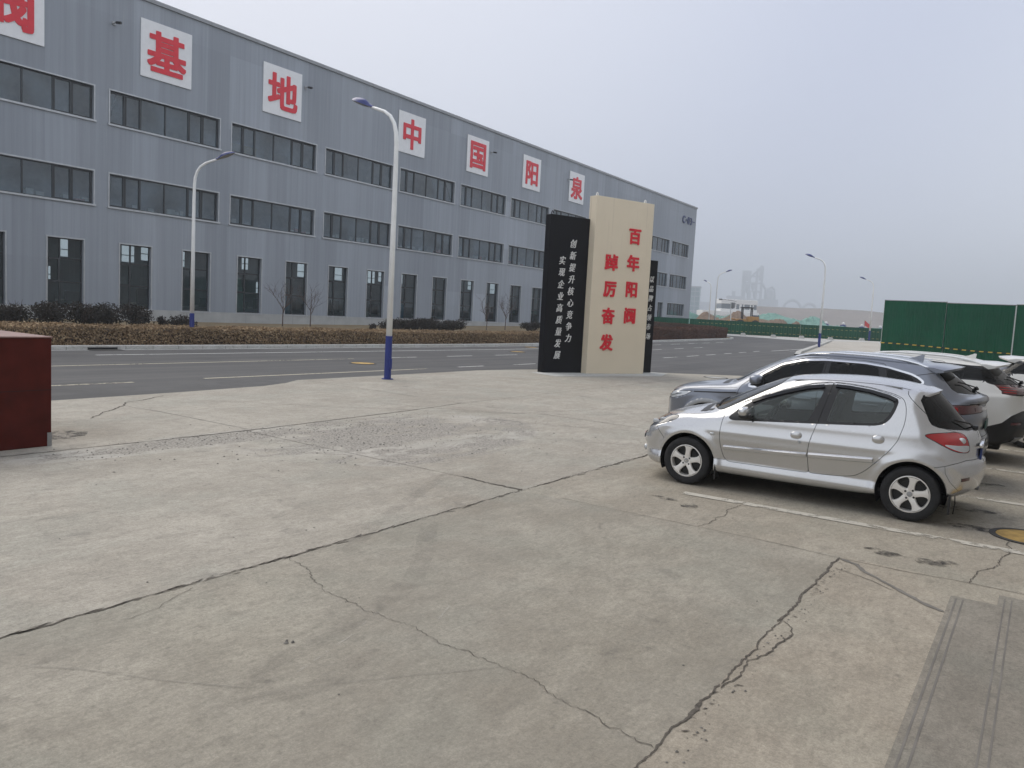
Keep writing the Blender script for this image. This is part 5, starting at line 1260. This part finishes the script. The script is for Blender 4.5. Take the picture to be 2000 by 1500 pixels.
S207 = dict(L=3.87, x0=1.99, wx=(.778, 3.21), track=.745, wr=.288, rim=.188, ww=.175, archr=.338, archz=.294, clear=.17, cabin=(1.0, 3.3), seat=1.85, rseat=2.72, dash=1.25, dashz=.93, mirror_in=(1.62, 1.2),
  mirror=(1.45, .955), mirror_w=.15, mirror_r=(.06, .1, .055), fc=.30, fc4=.1, rc=.26, rc4=.12, k=.12, zc=.62,
  W=[(-.1,.60),(.1,.70),(.35,.785),(.8,.818),(1.3,.828),(2.2,.832),(3.0,.83),(3.4,.808),(3.65,.765),(3.95,.70)],
  prof=[(0,.9),(.17,.925),(.22,.962),(.28,.978),(.33,.968),(.365,.958),(.42,.966),(.52,.984),(.62,1.),(.68,.998),(.76,.986),(.86,.965),(.93,.94),(1.0,.905),(1.2,.80),(1.36,.70),(1.5,.60)],
  top=[(-.2,.45),(.0,.6),(.12,.69),(.25,.775),(.45,.852),(.7,.918),(.87,.955),(.93,.985),(1.2,1.125),(1.5,1.27),(1.70,1.352),(1.9,1.402),(2.25,1.437),(2.56,1.446),(2.9,1.43),(3.15,1.398),(3.29,1.365),(3.40,1.265),(3.66,1.0),(3.72,.965),(3.79,.935),(3.87,.85),(4.1,.6)],
  crown=[(0,.10),(.9,.10),(1.8,.11),(3.1,.12),(3.87,.08)], sweep=[(0,.06),(.6,.08),(.95,.40),(1.65,.36),(2.4,0),(3.1,-.35),(3.4,-.55),(3.7,-.5),(3.87,-.3)],
  front=[(0,.3),(.17,.17),(.23,.085),(.28,.055),(.33,.05),(.40,.045),(.46,.02),(.50,.02),(.54,.045),(.62,.08),(.70,.15),(.80,.26),(1.5,.9)],
  rear=[(0,3.6),(.25,3.68),(.32,3.76),(.40,3.825),(.55,3.85),(.64,3.84),(.68,3.80),(.72,3.785),(.85,3.785),(.93,3.765),(1.0,3.76),(1.5,3.75)],
  bottom=[(-.1,.2),(.3,.175),(.5,.2),(1.1,.2),(1.3,.195),(2.7,.21),(2.95,.24),(3.5,.28),(3.95,.33)],
  arch=[(ax1, az1, ar1, .022), (ax2, az2, ar2, .022)],
  shoulder=[(lambda x: .835+.02*x, .010, .05), (lambda x: .685+.012*x, .006, .04)],
  mats=dict(paint=M['silver'], mirror=M['silver']))
S207['parts'] = [
  dict(name='door', key='front', mat=M['silver'], ax='xz', poly=dF, cond=YS), dict(name='door', key='rear', mat=M['silver'], ax='xz', poly=dR, cond=YS),
  dict(name='windshield', mat=M['screen'], ax='xy', poly=wsS, cond=lambda x, y, z: (z > .8) & (x < 2), both=True),
  dict(name='rear_window', mat=M['car_glass_dark'], ax='yz', poly=rgl, cond=lambda x, y, z: x > 3.0, both=True),
  dict(name='window_trim', mat=M['black'], ax='xz', poly=dlo, cond=YS),
  dict(name='side_window', mat=M['car_glass'], ax='xz', poly=gF, cond=YS), dict(name='side_window', key='rw', mat=M['car_glass'], ax='xz', poly=gR, cond=YS),
  dict(name='headlight', mat=M['head_dark'], ax='xz', poly=head, cond=lambda x, y, z: (y > .33) & (x < 1)),
  dict(name='tail_light', mat=M['red_lens'], ax='xz', poly=tail, cond=lambda x, y, z: (y > .4) & (x > 3)),
  dict(name='reverse_lamp', mat=M['clear_lens'], ax='xz', poly=tail_c, cond=lambda x, y, z: (y > .4) & (x > 3)),
  dict(name=None, ax='xz', poly=circ(ax1, az1, ar1), cond=lambda x, y, z: y > .44), dict(name=None, ax='xz', poly=circ(ax2, az2, ar2), cond=lambda x, y, z: y > .44)]
S207['gaps'] = [dict(l=wsL[np.argsort(np.arctan2(wsL[:,0]-1.35, wsL[:,1]))], ax='xy', w=.016), dict(l=dF, w=.006, closed=True), dict(l=dR, w=.006, closed=True),
  dict(l=[(.357,.658),(.40,.60),(.47,.52)], w=.005), dict(l=[(1.10,.37),(1.24,.362)], w=.004),
  dict(l=[(.98,.66),(.93,.7),(.7,.715),(.4,.66),(.2,.6)], ax='xy', w=.004), 
  dict(l=[(3.80,.68),(3.68,.688),(3.58,.655),(3.50,.622),(3.41,.60)], w=.006), dict(l=[(3.08,1.35),(3.085,1.31),(3.12,1.27)], w=.007), dict(l=[(3.12,1.27),(3.24,1.16),(3.38,1.03),(3.46,.985),(3.56,.955)], w=.006),
  dict(l=[(3.505,.62),(3.515,.55),(3.56,.47),(3.64,.38)], w=.0035), dict(l=head, w=.006, closed=True), dict(l=tail, w=.007, closed=True),
  dict(l=[(1.76,.47),(2.1,.515),(2.6,.52),(3.1,.5)], ax='xy', w=.008), dict(l=[(1.35,1.04),(1.5,1.11),(1.8,1.235),(2.12,1.338),(2.33,1.366),(2.5,1.362),(2.72,1.342),(2.93,1.295),(3.02,1.262)], w=.006)]
S207['trims'] = [dict(name='side_moulding', mat=M['silver'], l=[(1.215,.512),(1.8,.535),(2.152,.553)], w=.06, h=.026), dict(name='side_moulding', mat=M['silver'], l=[(2.172,.555),(2.5,.573),(2.83,.592)], w=.065, h=.026),
  dict(name='rain_visor', mat=M['black_gloss'], l=[(1.48,1.07),(1.62,1.135),(1.82,1.208),(2.08,1.29),(2.24,1.315)], w=.05, h=.02), dict(name='rain_visor', mat=M['black_gloss'], l=[(2.36,1.328),(2.5,1.326),(2.72,1.304),(2.9,1.268),(2.985,1.235)], w=.045, h=.02),
  dict(name='rear_reflector', mat=M['red_lens_dark'], l=[(3.66,.492),(3.725,.505)], w=.04, h=.004)]
car, CB, CO, rib = build_car(S207, 'silver_hatchback', 'silver five door hatchback parked nearest, rear end at the right edge', (-2.295, 9.862, .02), R(1.67), 330, 210)
def extras_207():
    X0 = 1.99; B = CB
    for key, x, z, w, h in (('front', 2.025, .76, .062, .042), ('rear', 2.862, .82, .062, .044)):
        for o, sd in zip(CO[key], (1, -1)):
            handle(o, B, X0, x, z, w, h, M['silver'], sd)
            if key == 'front':
                P = B.side(2.071, .69)[0]; MB().lathe([(.016,0),(.014,.006),(0,.007)], 14, 'y', (2.071-X0, sd*P[1] - (0.0), .69)).build('lock', M['grey_metal'], o, True) if sd < 0 else None
    for sd in (1, -1):
        P = B.side(1.07, .657)[0]; MB().ell((1.07-X0, sd*(P[1]), .657), (.032, .01, .017), 14, 8).build('side_indicator', M['clear_lens'], car, True)
        # fog lamp and bumper lip
        P = B.side(.15, .345)[0]; MB().ell((.145-X0, sd*(P[1]-.005), .342), (.035, .03, .04), 14, 10).build('fog_lamp', M['clear_lens'], car, True)
        # headlight innards showing through the lens
        for x, z, a, b, m in ((.215,.675,.028,.036,'clear_lens'),(.30,.70,.03,.03,'clear_lens'),(.42,.748,.055,.022,'clear_lens')):
            P = B.side(x, z)[0]; MB().ell((x-X0, sd*(P[1]-.001), z), (a, .006, b), 14, 8).build('headlight_bulb', M[m], car, True)
        P = B.side(3.645, .868)[0]; MB().ell((3.625-X0, sd*(P[1]+.012), .88), (.036, .012, .034), 14, 8).build('tail_lamp_round', M['clear_lens'], car, True)
        # mud flaps, roof rail covers
        for x, z in ((1.135, .13), (3.575, .155)):
            y = sd*.74; MB().bbox(x-X0-.012, x-X0+.012, y-.09, y+.075, z-.02, z+.17, .01).build('mud_flap', M['black'], car)
        for x in (1.98, 2.93):
            O = np.array([[x, .52, .62]]); q = B.solve(O, np.array([[0, 0, 1.]]), 2)[0]; MB().bbox(x-X0-.09, x-X0+.09, sd*q[1]-.008, sd*q[1]+.008, q[2]-.004, q[2]+.006, .003).build('roof_cover', M['grey_metal'], car)
    # spoiler lip over the rear window
    sp_ = MB(); n = 26; vs = []
    for i in range(n+1):
        y = -.53 + 1.06*i/n; f = 1-(abs(y)/.53)**4; xb = 3.18 - .30*y*y; xe = 3.365 - .42*y*y - .05*(1-f)
        zt = float(B.solve(np.array([[xb, y, .62]]), np.array([[0, 0, 1.]]), 2)[0][2]); ze = 1.355 - .10*y*y - .05*(1-f)
        vs += [(xb-X0, y, zt-.004), ((xb+xe)/2-X0, y, (zt+ze)/2+.012), (xe-X0, y, ze), (xe-X0-.006, y, ze-.028), (xb+.06-X0, y, zt-.045)]
    sp_.add(vs, [(5*i+j, 5*i+j+1, 5*i+j+6, 5*i+j+5) for i in range(n) for j in range(4)] + [(0,1,2,3,4), tuple(5*n+j for j in range(5))]); sp_.build('roof_spoiler', M['silver'], car, True)
    MB().tube([(1.78-X0,0,1.365),(1.80-X0,0,1.39)], [.02,.012], 8).bbox(1.76-X0, 1.84-X0, -.025, .025, 1.36, 1.383, .008).build('aerial_base', M['black'], car)
    # tailgate furniture, plate, badge line
    rx = lambda y, z: float(B.solve(np.array([[2., y, z]]), np.array([[1., 0, 0]]), 2.4)[0][0])
    MB().bbox(rx(0,.77)-X0-.01, rx(0,.77)-X0+.03, -.33, .33, .80, .845, .012).build('tailgate_grip', M['chrome'], car, True)
    MB().bbox(rx(0,.72)-X0, rx(0,.72)-X0+.02, -.22, .22, .655, .775, .004).build('number_plate', simple('blue_plate', (.02,.05,.22), .4), car)
    MB().tube([(rx(0,.98)-X0, 0, .99), (rx(0,1.02)-X0+.03, -.2, 1.03), (rx(0.3,1.1)-X0+.03, -.36, 1.07)], .008, 6).bbox(rx(0,.98)-X0-.02, rx(0,.98)-X0+.05, -.04, .04, .955, 1.0, .01).build('rear_wiper', M['black'], car)
    MB().tube([(3.68-X0, .3, .29), (3.80-X0, .3, .27)], .025, 10).build('exhaust', M['grey_metal'], car)
    MB().tube([(3.60-X0,-.35,.28),(3.61-X0,-.36,.18),(3.60-X0,-.36,.06)], .006, 6).build('earth_strap', M['black'], car)
    # wipers, cowl
    cw = MB(); 
    for y0, y1 in ((-.45, .05), (.02, .52)):
        pts = []
        for k in range(7):
            y = y0+(y1-y0)*k/6; x = .965+.03*k/6+.22*y*y; q = B.solve(np.array([[x, y, .62]]), np.array([[0, 0, 1.]]), 2)[0]; pts.append((q[0]-X0, q[1], q[2]+.012))
        cw.tube(pts, .009, 6)
    cw.build('wipers', M['black'], car)
    rb = MB(); rib(rb, [(.885,-.62),(.875,-.4),(.86,0),(.875,.4),(.885,.62)], .10, .003, False, 'xy', (1,)); rb.build('cowl', M['black'], car)
    gr = MB(); rib(gr, [(-.42,.39),(0,.39),(.42,.39)], .15, .004, False, 'yz', (1,), .03, -1); gr.build('grille', M['black'], car)
    bz = MB(); rib(bz, [(-.62,.50),(-.3,.5),(0,.5),(.3,.5),(.62,.50)], .05, .012, False, 'yz', (1,), .03, -1); bz.build('bumper_strip', M['silver'], car, True)
    MB().bbox(1.33-X0, 1.40-X0, -.30, -.20, 1.0, 1.06, .01).build('hanging_charm', M['red_lens'], car, True)
extras_207()
# ------------------------------------------------ sport utility cars
def suv_spec(paintm, H=1.65, L=4.5, w=.925, tint='car_glass_dark', style='grey'):
    s = H/1.65
    dlo = poly([(1.44,1.07),(1.50,1.06),(2.2,1.13),(2.9,1.20),(3.4,1.268),(3.62,1.285),(3.70,1.292),(3.735,1.325),(3.66,1.38),(3.57,1.42),(3.27,1.487),(2.98,1.518),(2.47,1.522),(2.16,1.497),(1.87,1.415),(1.62,1.255)]) if style == 'grey' else \
          poly([(1.40,1.10),(1.5,1.08),(2.2,1.17),(3.0,1.26),(3.55,1.275),(3.78,1.275),(3.90,1.235),(4.0,1.22),(4.12,1.23),(4.05,1.40),(3.95,1.50),(3.6,1.5),(2.98,1.53),(2.47,1.53),(2.1,1.49),(1.8,1.38),(1.55,1.2)])
    if style == 'grey':
        gl = [poly([(1.6,1.11),(2.36,1.165),(2.44,1.30),(2.455,1.505),(2.16,1.478),(1.9,1.40),(1.68,1.265)]), poly([(2.50,1.175),(3.2,1.26),(3.18,1.40),(3.15,1.475),(2.96,1.50),(2.54,1.505),(2.52,1.3)]), poly([(3.30,1.272),(3.60,1.30),(3.655,1.31),(3.55,1.40),(3.27,1.462),(3.28,1.36)])]
    else:
        gl = [poly([(1.6,1.13),(2.36,1.2),(2.44,1.32),(2.455,1.51),(2.16,1.475),(1.9,1.40),(1.68,1.265)]), poly([(2.52,1.21),(3.2,1.285),(3.18,1.40),(3.15,1.49),(2.96,1.508),(2.56,1.512),(2.54,1.3)]), poly([(3.34,1.292),(3.7,1.30),(3.9,1.26),(3.98,1.28),(3.86,1.47),(3.5,1.485),(3.3,1.49),(3.32,1.4)])]
    sc = lambda P: P*np.array([1, s])
    dlo = sm(sc(dlo), .02); gl = [sm(sc(g), .012) for g in gl]
    dF = sc(poly([(1.36,.42),(1.30,.55),(1.29,.9),(1.33,1.06),(1.46,1.17),(1.66,1.32),(1.9,1.46),(2.2,1.54),(2.48,1.56),(2.47,1.3),(2.42,1.1),(2.42,.40)])); dR = sc(poly([(2.42,.40),(2.42,1.1),(2.47,1.3),(2.48,1.56),(2.98,1.555),(3.24,1.53),(3.3,1.3),(3.36,1.1),(3.2,.75),(3.0,.5),(2.9,.42)]))
    dF, dR = sm(dF, .025), sm(dR, .025)
    ws = poly([(1.04,-.1),(1.06,.25),(1.13,.5),(1.22,.68),(1.28,.72),(1.6,.66),(1.9,.61),(2.02,.57),(2.06,.3),(2.07,-.1)])
    rg = sc(poly([(-.1,1.50),(.4,1.48),(.56,1.44),(.64,1.36),(.70,1.26),(.68,1.22),(.5,1.205),(-.1,1.20)]))
    hl = sc(poly([(.05,.85),(.13,.875),(.45,.90),(.60,.91),(.50,.845),(.38,.80),(.24,.765),(.12,.775)])); 
    tl = sc(poly([(3.86,1.062),(4.0,1.07),(4.38,1.083),(4.41,1.03),(4.40,.98),(4.2,.957),(4.05,.968),(3.97,1.0)])) if style == 'grey' else sc(poly([(3.95,1.235),(4.1,1.24),(4.34,1.23),(4.36,1.15),(4.34,1.085),(4.2,1.09),(4.06,1.105),(4.06,1.14)]))
    a1, a2, az, ar = .84, 3.52, .355, .40
    d = dict(L=L, x0=L/2, wx=(a1, a2), track=.80, wr=.345, rim=.235, ww=.21, archr=.40, archz=.355, clear=.2, cabin=(1.2, 4.0), seat=2.05, rseat=2.95, dash=1.5, dashz=1.08, mirror_in=(1.95, 1.42*s), mirror=(1.60, 1.165*s), mirror_w=.2, fc=.22, fc4=.16, rc=.16, rc4=.16, k=.13, zc=.7,
      W=[(-.1,w*.82),(.15,w*.9),(.5,w*.975),(1,w*.99),(2.2,w),(3.4,w),(4.0,w*.97),(4.3,w*.93),(4.6,w*.86)],
      prof=[(0,.92),(.25*s,.955),(.32*s,.97),(.4*s,.965),(.55*s,.98),(.72*s,.995),(.85*s,1.),(.98*s,.995),(1.06*s,.975),(1.15*s,.945),(1.3*s,.885),(1.5*s,.78),(1.62*s,.68),(1.8*s,.55)],
      top=[(a, b*s) for a, b in [(-.2,.6),(0,.80),(.08,.87),(.2,.955),(.45,1.02),(.8,1.075),(1.02,1.11),(1.08,1.135),(1.4,1.32),(1.75,1.49),(2.0,1.58),(2.25,1.628),(2.6,1.645),(3.0,1.642),(3.4,1.618),(3.72,1.575),(3.86,1.52),(4.0,1.43),(4.28,1.225),(4.36,1.19),(4.44,1.165),(4.5,1.05),(4.7,.7)]],
      crown=[(0,.07),(1,.06),(2,.07),(3.5,.08),(4.5,.05)], sweep=[(0,.05),(.7,.08),(1.1,.25),(2,.2),(2.6,0),(3.5,-.15),(4.1,-.25),(4.5,-.12)],
      front=[(0,.3),(.25,.12),(.32,.06),(.45,.03),(.6,.01),(.8,.02),(.88,.06),(1.0,.2),(1.7,1.)],
      rear=[(0,4.1),(.3,4.3),(.38,4.42),(.5,4.49),(.62,4.48),(.75,4.43),(.9,4.45),(.98,4.43),(1.08,4.41),(1.12,4.455),(1.2,4.46),(1.7,4.3)] if style == 'grey' else [(0,4.1),(.3,4.25),(.42,4.38),(.6,4.46),(.72,4.45),(.8,4.40),(1.0,4.38),(1.2,4.40),(1.25,4.38),(1.7,4.3)],
      bottom=[(-.1,.26),(.4,.23),(1.3,.24),(3,.25),(3.9,.3),(4.6,.38)], arch=[(a1, az, ar, .02), (a2, az, ar, .02)], shoulder=[(lambda x: (.93+.03*x)*s, .012, .035)], mats=dict(paint=paintm, mirror=paintm))
    d['parts'] = [dict(name='door', key='front', mat=paintm, ax='xz', poly=dF, cond=YS), dict(name='door', key='rear', mat=paintm, ax='xz', poly=dR, cond=YS),
      dict(name='windshield', mat=M['screen'], ax='xy', poly=ws, cond=lambda x, y, z: (z > 1.) & (x < 2.4), both=True), dict(name='rear_window', mat=M['car_glass_dark'], ax='yz', poly=rg, cond=lambda x, y, z: x > 3.6, both=True),
      dict(name='window_trim', mat=M['black_gloss'], ax='xz', poly=dlo, cond=YS)] + [dict(name='side_window', key='g%d' % i, mat=M[tint], ax='xz', poly=g, cond=YS) for i, g in enumerate(gl)] + [
      dict(name='headlight', mat=M['clear_lens'], ax='xz', poly=hl, cond=lambda x, y, z: (y > .4) & (x < 1)), dict(name='tail_light', mat=M['red_lens_dark' if style == 'grey' else 'red_lens_dark'], ax='xz', poly=tl, cond=lambda x, y, z: (y > .28) & (x > 3.5)),
      dict(name='sill_cladding', mat=M['black'], ax='xz', both=True, poly=sc(poly([(-.3,0),(-.3,.36),(4.9,.36),(4.9,0)])) if style == 'grey' else sc(poly([(-.3,0),(-.3,.46),(3.6,.46),(3.95,.6),(4.1,.66),(4.22,.78),(4.34,.84),(4.9,.84),(4.9,0)])), cond=lambda x, y, z: y > -1),
      dict(name='arch_cladding', key='c1', mat=M['grey_metal'] if style == 'grey' else M['black'], ax='xz', poly=circ(a1, az, ar+.07), cond=YS), dict(name='arch_cladding', key='c2', mat=M['grey_metal'] if style == 'grey' else M['black'], ax='xz', poly=circ(a2, az, ar+.07), cond=YS),
      dict(name=None, ax='xz', poly=circ(a1, az, ar), cond=lambda x, y, z: y > .4), dict(name=None, ax='xz', poly=circ(a2, az, ar), cond=lambda x, y, z: y > .4)]
    d['gaps'] = [dict(l=dF, closed=True, w=.007), dict(l=dR, closed=True, w=.007), dict(l=[(.08,.86*s),(.4,.93*s),(.9,.99*s),(1.28,1.03*s)], w=.005), dict(l=tl, w=.008, closed=True), dict(l=hl, closed=True, w=.007), dict(l=[(3.62,1.41*s),(3.85,1.46*s)], w=.008),
      dict(l=[(-.74,1.09*s),(0,1.09*s),(.74,1.09*s)], ax='yz', w=.02, sides=(1,)), dict(l=[(-.6,.58),(-.55,.66),(0,.67),(.55,.66),(.6,.58)], ax='yz', w=.008, sides=(1,))]
    if style == 'grey':
        top = dlo[np.r_[14:16, 0:0]] if 0 else dlo[::-1]
        d['trims'] = [dict(name='chrome_surround', mat=M['chrome'], l=dlo, closed=True, w=.034, h=.008), dict(name='shoulder_crease', mat=M['black'], l=[(.62,.905),(1.0,.93),(1.29,.955)], w=.02, h=.002)]
    else: d['trims'] = [dict(name='roof_strip', mat=M['chrome'], l=[(3.05,1.545*s),(2.6,1.55*s),(2.2,1.52*s)], w=.02, h=.006)]
    return d
def finish_suv(root, B, objs, rib, d, paintm, style):
    X0 = d['x0']; s = d['top'][12][1]/1.645
    up = lambda x, y: B.solve(np.array([[x, y, .7]]), np.array([[0, 0, 1.]]), 2)[0]
    back = lambda y, z: float(B.solve(np.array([[2.4, y, z]]), np.array([[1., 0, 0]]), 3)[0][0])
    for key, x in (('front', 2.25), ('rear', 3.12)):
        for o, sd in zip(objs[key], (1, -1)): P = B.side(x, .97*s)[0]; MB().bbox(x-X0-.11, x-X0+.11, sd*(P[1]+.022)-.012, sd*(P[1]+.022)+.012, .955*s, .985*s, .01).build('handle', paintm, o, True)
    for sd in (1, -1):
        pts = []
        for k in range(15):
            x = 2.02 + 1.72*k/14; q = up(x, .60); e = min(1, 4*k/14, 4*(14-k)/14); pts.append((x-X0, sd*(q[1]), q[2]+.004+.032*e))
        MB().tube(pts, .017, 8).build('roof_rail', M['chrome'] if style == 'grey' else M['white_pole'], root, True)
    # roof spoiler
    sp_ = MB(); n = 24; vs = []
    for i in range(n+1):
        y = -.62 + 1.24*i/n; f = (abs(y)/.62)**5; xb = 3.70-.08*y*y; xe = 4.12 - .16*y*y - .12*f; q = up(xb, y); ze = (1.545 if style == 'grey' else 1.555)*s - .05*y*y - .03*f
        vs += [(xb-X0, y, q[2]-.006), ((xb+xe)/2-X0, y, (q[2]+ze)/2+.012), (xe-X0, y, ze), (xe-X0-.01, y, ze-.03), (xb+.15-X0, y, q[2]-.08)]
    sp_.add(vs, [(5*i+j, 5*i+j+1, 5*i+j+6, 5*i+j+5) for i in range(n) for j in range(4)] + [(0,1,2,3,4), tuple(5*n+j for j in range(5))]); sp_.build('roof_spoiler', paintm, root, True)
    q = up(3.52, 0); fin = MB(); fin.prism([(-.13,-.01),(.11,-.01),(.12,.065),(.09,.07),(.0,.03),(-.09,.01)], -.02, .02, lambda a, b, h: (3.5-X0+a, h*(1-b*6), q[2]+b)); fin.build('shark_fin', paintm, root, True)
    MB().tube([(back(0,1.24*s)-X0, 0, 1.24*s), (back(0,1.25*s)-X0+.06, -.02, 1.27*s)], [.02,.03], 8).tube([(back(0,1.25*s)-X0+.05, -.02, 1.275*s), (back(.2,1.33*s)-X0+.03, -.25, 1.33*s), (back(.3,1.36*s)-X0+.03, -.42, 1.35*s)], .009, 6).build('rear_wiper', M['black'], root, True)
    MB().bbox(back(0,.8)-X0, back(0,.8)-X0+.015, -.22, .22, .74, .86, .004).build('number_plate', simple('plate_blank', (.05,.12,.1), .4), root)
    bp = MB(); rib(bp, [(-.70,.40),(0,.385),(.70,.40)], .12, .012, False, 'yz', (1,), .03, 1); bp.build('skid_plate', M['grey_metal'], root, True)
    if style == 'grey':
        lb = MB(); rib(lb, [(-.62,1.02*s),(0,1.02*s),(.62,1.02*s)], .055, .004, False, 'yz', (1,), .03, 1); lb.build('light_bar', M['red_lens_dark'], root, True)
        ch = MB(); rib(ch, [(-.50,1.075*s),(0,1.075*s),(.50,1.075*s)], .018, .012, False, 'yz', (1,), .03, 1); ch.build('chrome_strip', M['grey_metal'], root, True)
        for sd in (1, -1):
            for x in (4.06, 4.15):
                P = B.side(x, 1.01*s)[0]; MB().add(*[[(x-X0-.03, sd*(P[1]+.004), .975*s), (x-X0+.025, sd*(P[1]-.002), .97*s), (x-X0+.0, sd*(P[1]-.0), 1.045*s), (x-X0-.05, sd*(P[1]+.006), 1.045*s)], [(0,1,2,3)]]).build('tail_lamp_bar', M['red_lens'], root)
            lb = MB(); rib(lb, [(.13,.805*s),(.25,.815*s),(.42,.86*s)], .012, .003, False, 'xz', (sd,)); lb.build('headlight_strip', M['head_dark'], root, True)
    else:
        for z in (1.13, 1.165, 1.2):
            for sd in (1, -1):
                lb = MB(); rib(lb, [(4.02 if z > 1.14 else 4.08, z*s), (4.25, (z-.005)*s)], .012, .003, False, 'xz', (sd,)); lb.build('tail_lamp_bar', M['red_lens'], root, True)
        for sd in (1, -1):
            lb = MB(); rib(lb, [(4.22,.66),(4.34,.665)], .04, .004, False, 'xz', (sd,)); lb.build('rear_reflector', M['red_lens_dark'], root, True)
    cw = MB(); rib(cw, [(1.04,-.7),(1.0,-.4),(.985,0),(1.0,.4),(1.04,.7)], .11, .003, False, 'xy', (1,)); cw.build('cowl', M['black'], root)
    gr = MB(); rib(gr, [(-.55,.62),(0,.62),(.55,.62)], .3, .004, False, 'yz', (1,), .03, -1); gr.build('grille', M['black_gloss'], root)
d1 = suv_spec(M['greyp']); r_ = build_car(d1, 'grey_suv', 'dark grey blue sport utility car with chrome window line behind the silver hatchback', (-2.79, 12.43, .02), 0, 240, 150); finish_suv(*r_, d1, M['greyp'], 'grey')
d2 = suv_spec(M['whitep'], 1.665, 4.45, .92, style='white'); d2['L'] = 4.45; r_ = build_car(d2, 'white_suv', 'white sport utility car with dark red tail light behind the grey car', (-2.36, 15.12, .02), 0, 200, 130); finish_suv(*r_, d2, M['whitep'], 'white')
d3 = suv_spec(M['whitep'], 1.73, 4.45, .92, style='white2'); r_ = build_car(d3, 'white_suv', 'white sport utility car facing away, only its roof corner showing at the right edge', (1.12, 17.9, .02), R(180), 160, 110); finish_suv(*r_, d3, M['whitep'], 'white')

# ------------------------------------------------ haze over the whole site
hz = MB().box(-1500, 1500, -140, 2600, -3, 152); h = hz.build('haze', None)
hm = bpy.data.materials.new('haze_air'); hm.use_nodes = True; ht = hm.node_tree; ht.nodes.clear(); ho = ht.nodes.new('ShaderNodeOutputMaterial'); hv_ = ht.nodes.new('ShaderNodeVolumePrincipled')
hv_.inputs['Color'].default_value = (.86,.93,1,1); hv_.inputs['Density'].default_value = .001; hv_.inputs['Anisotropy'].default_value = .0
ht.links.new(hv_.outputs[0], ho.inputs['Volume']); h.data.materials.append(hm); kind(h, 'stuff'); h.display_type = 'WIRE'
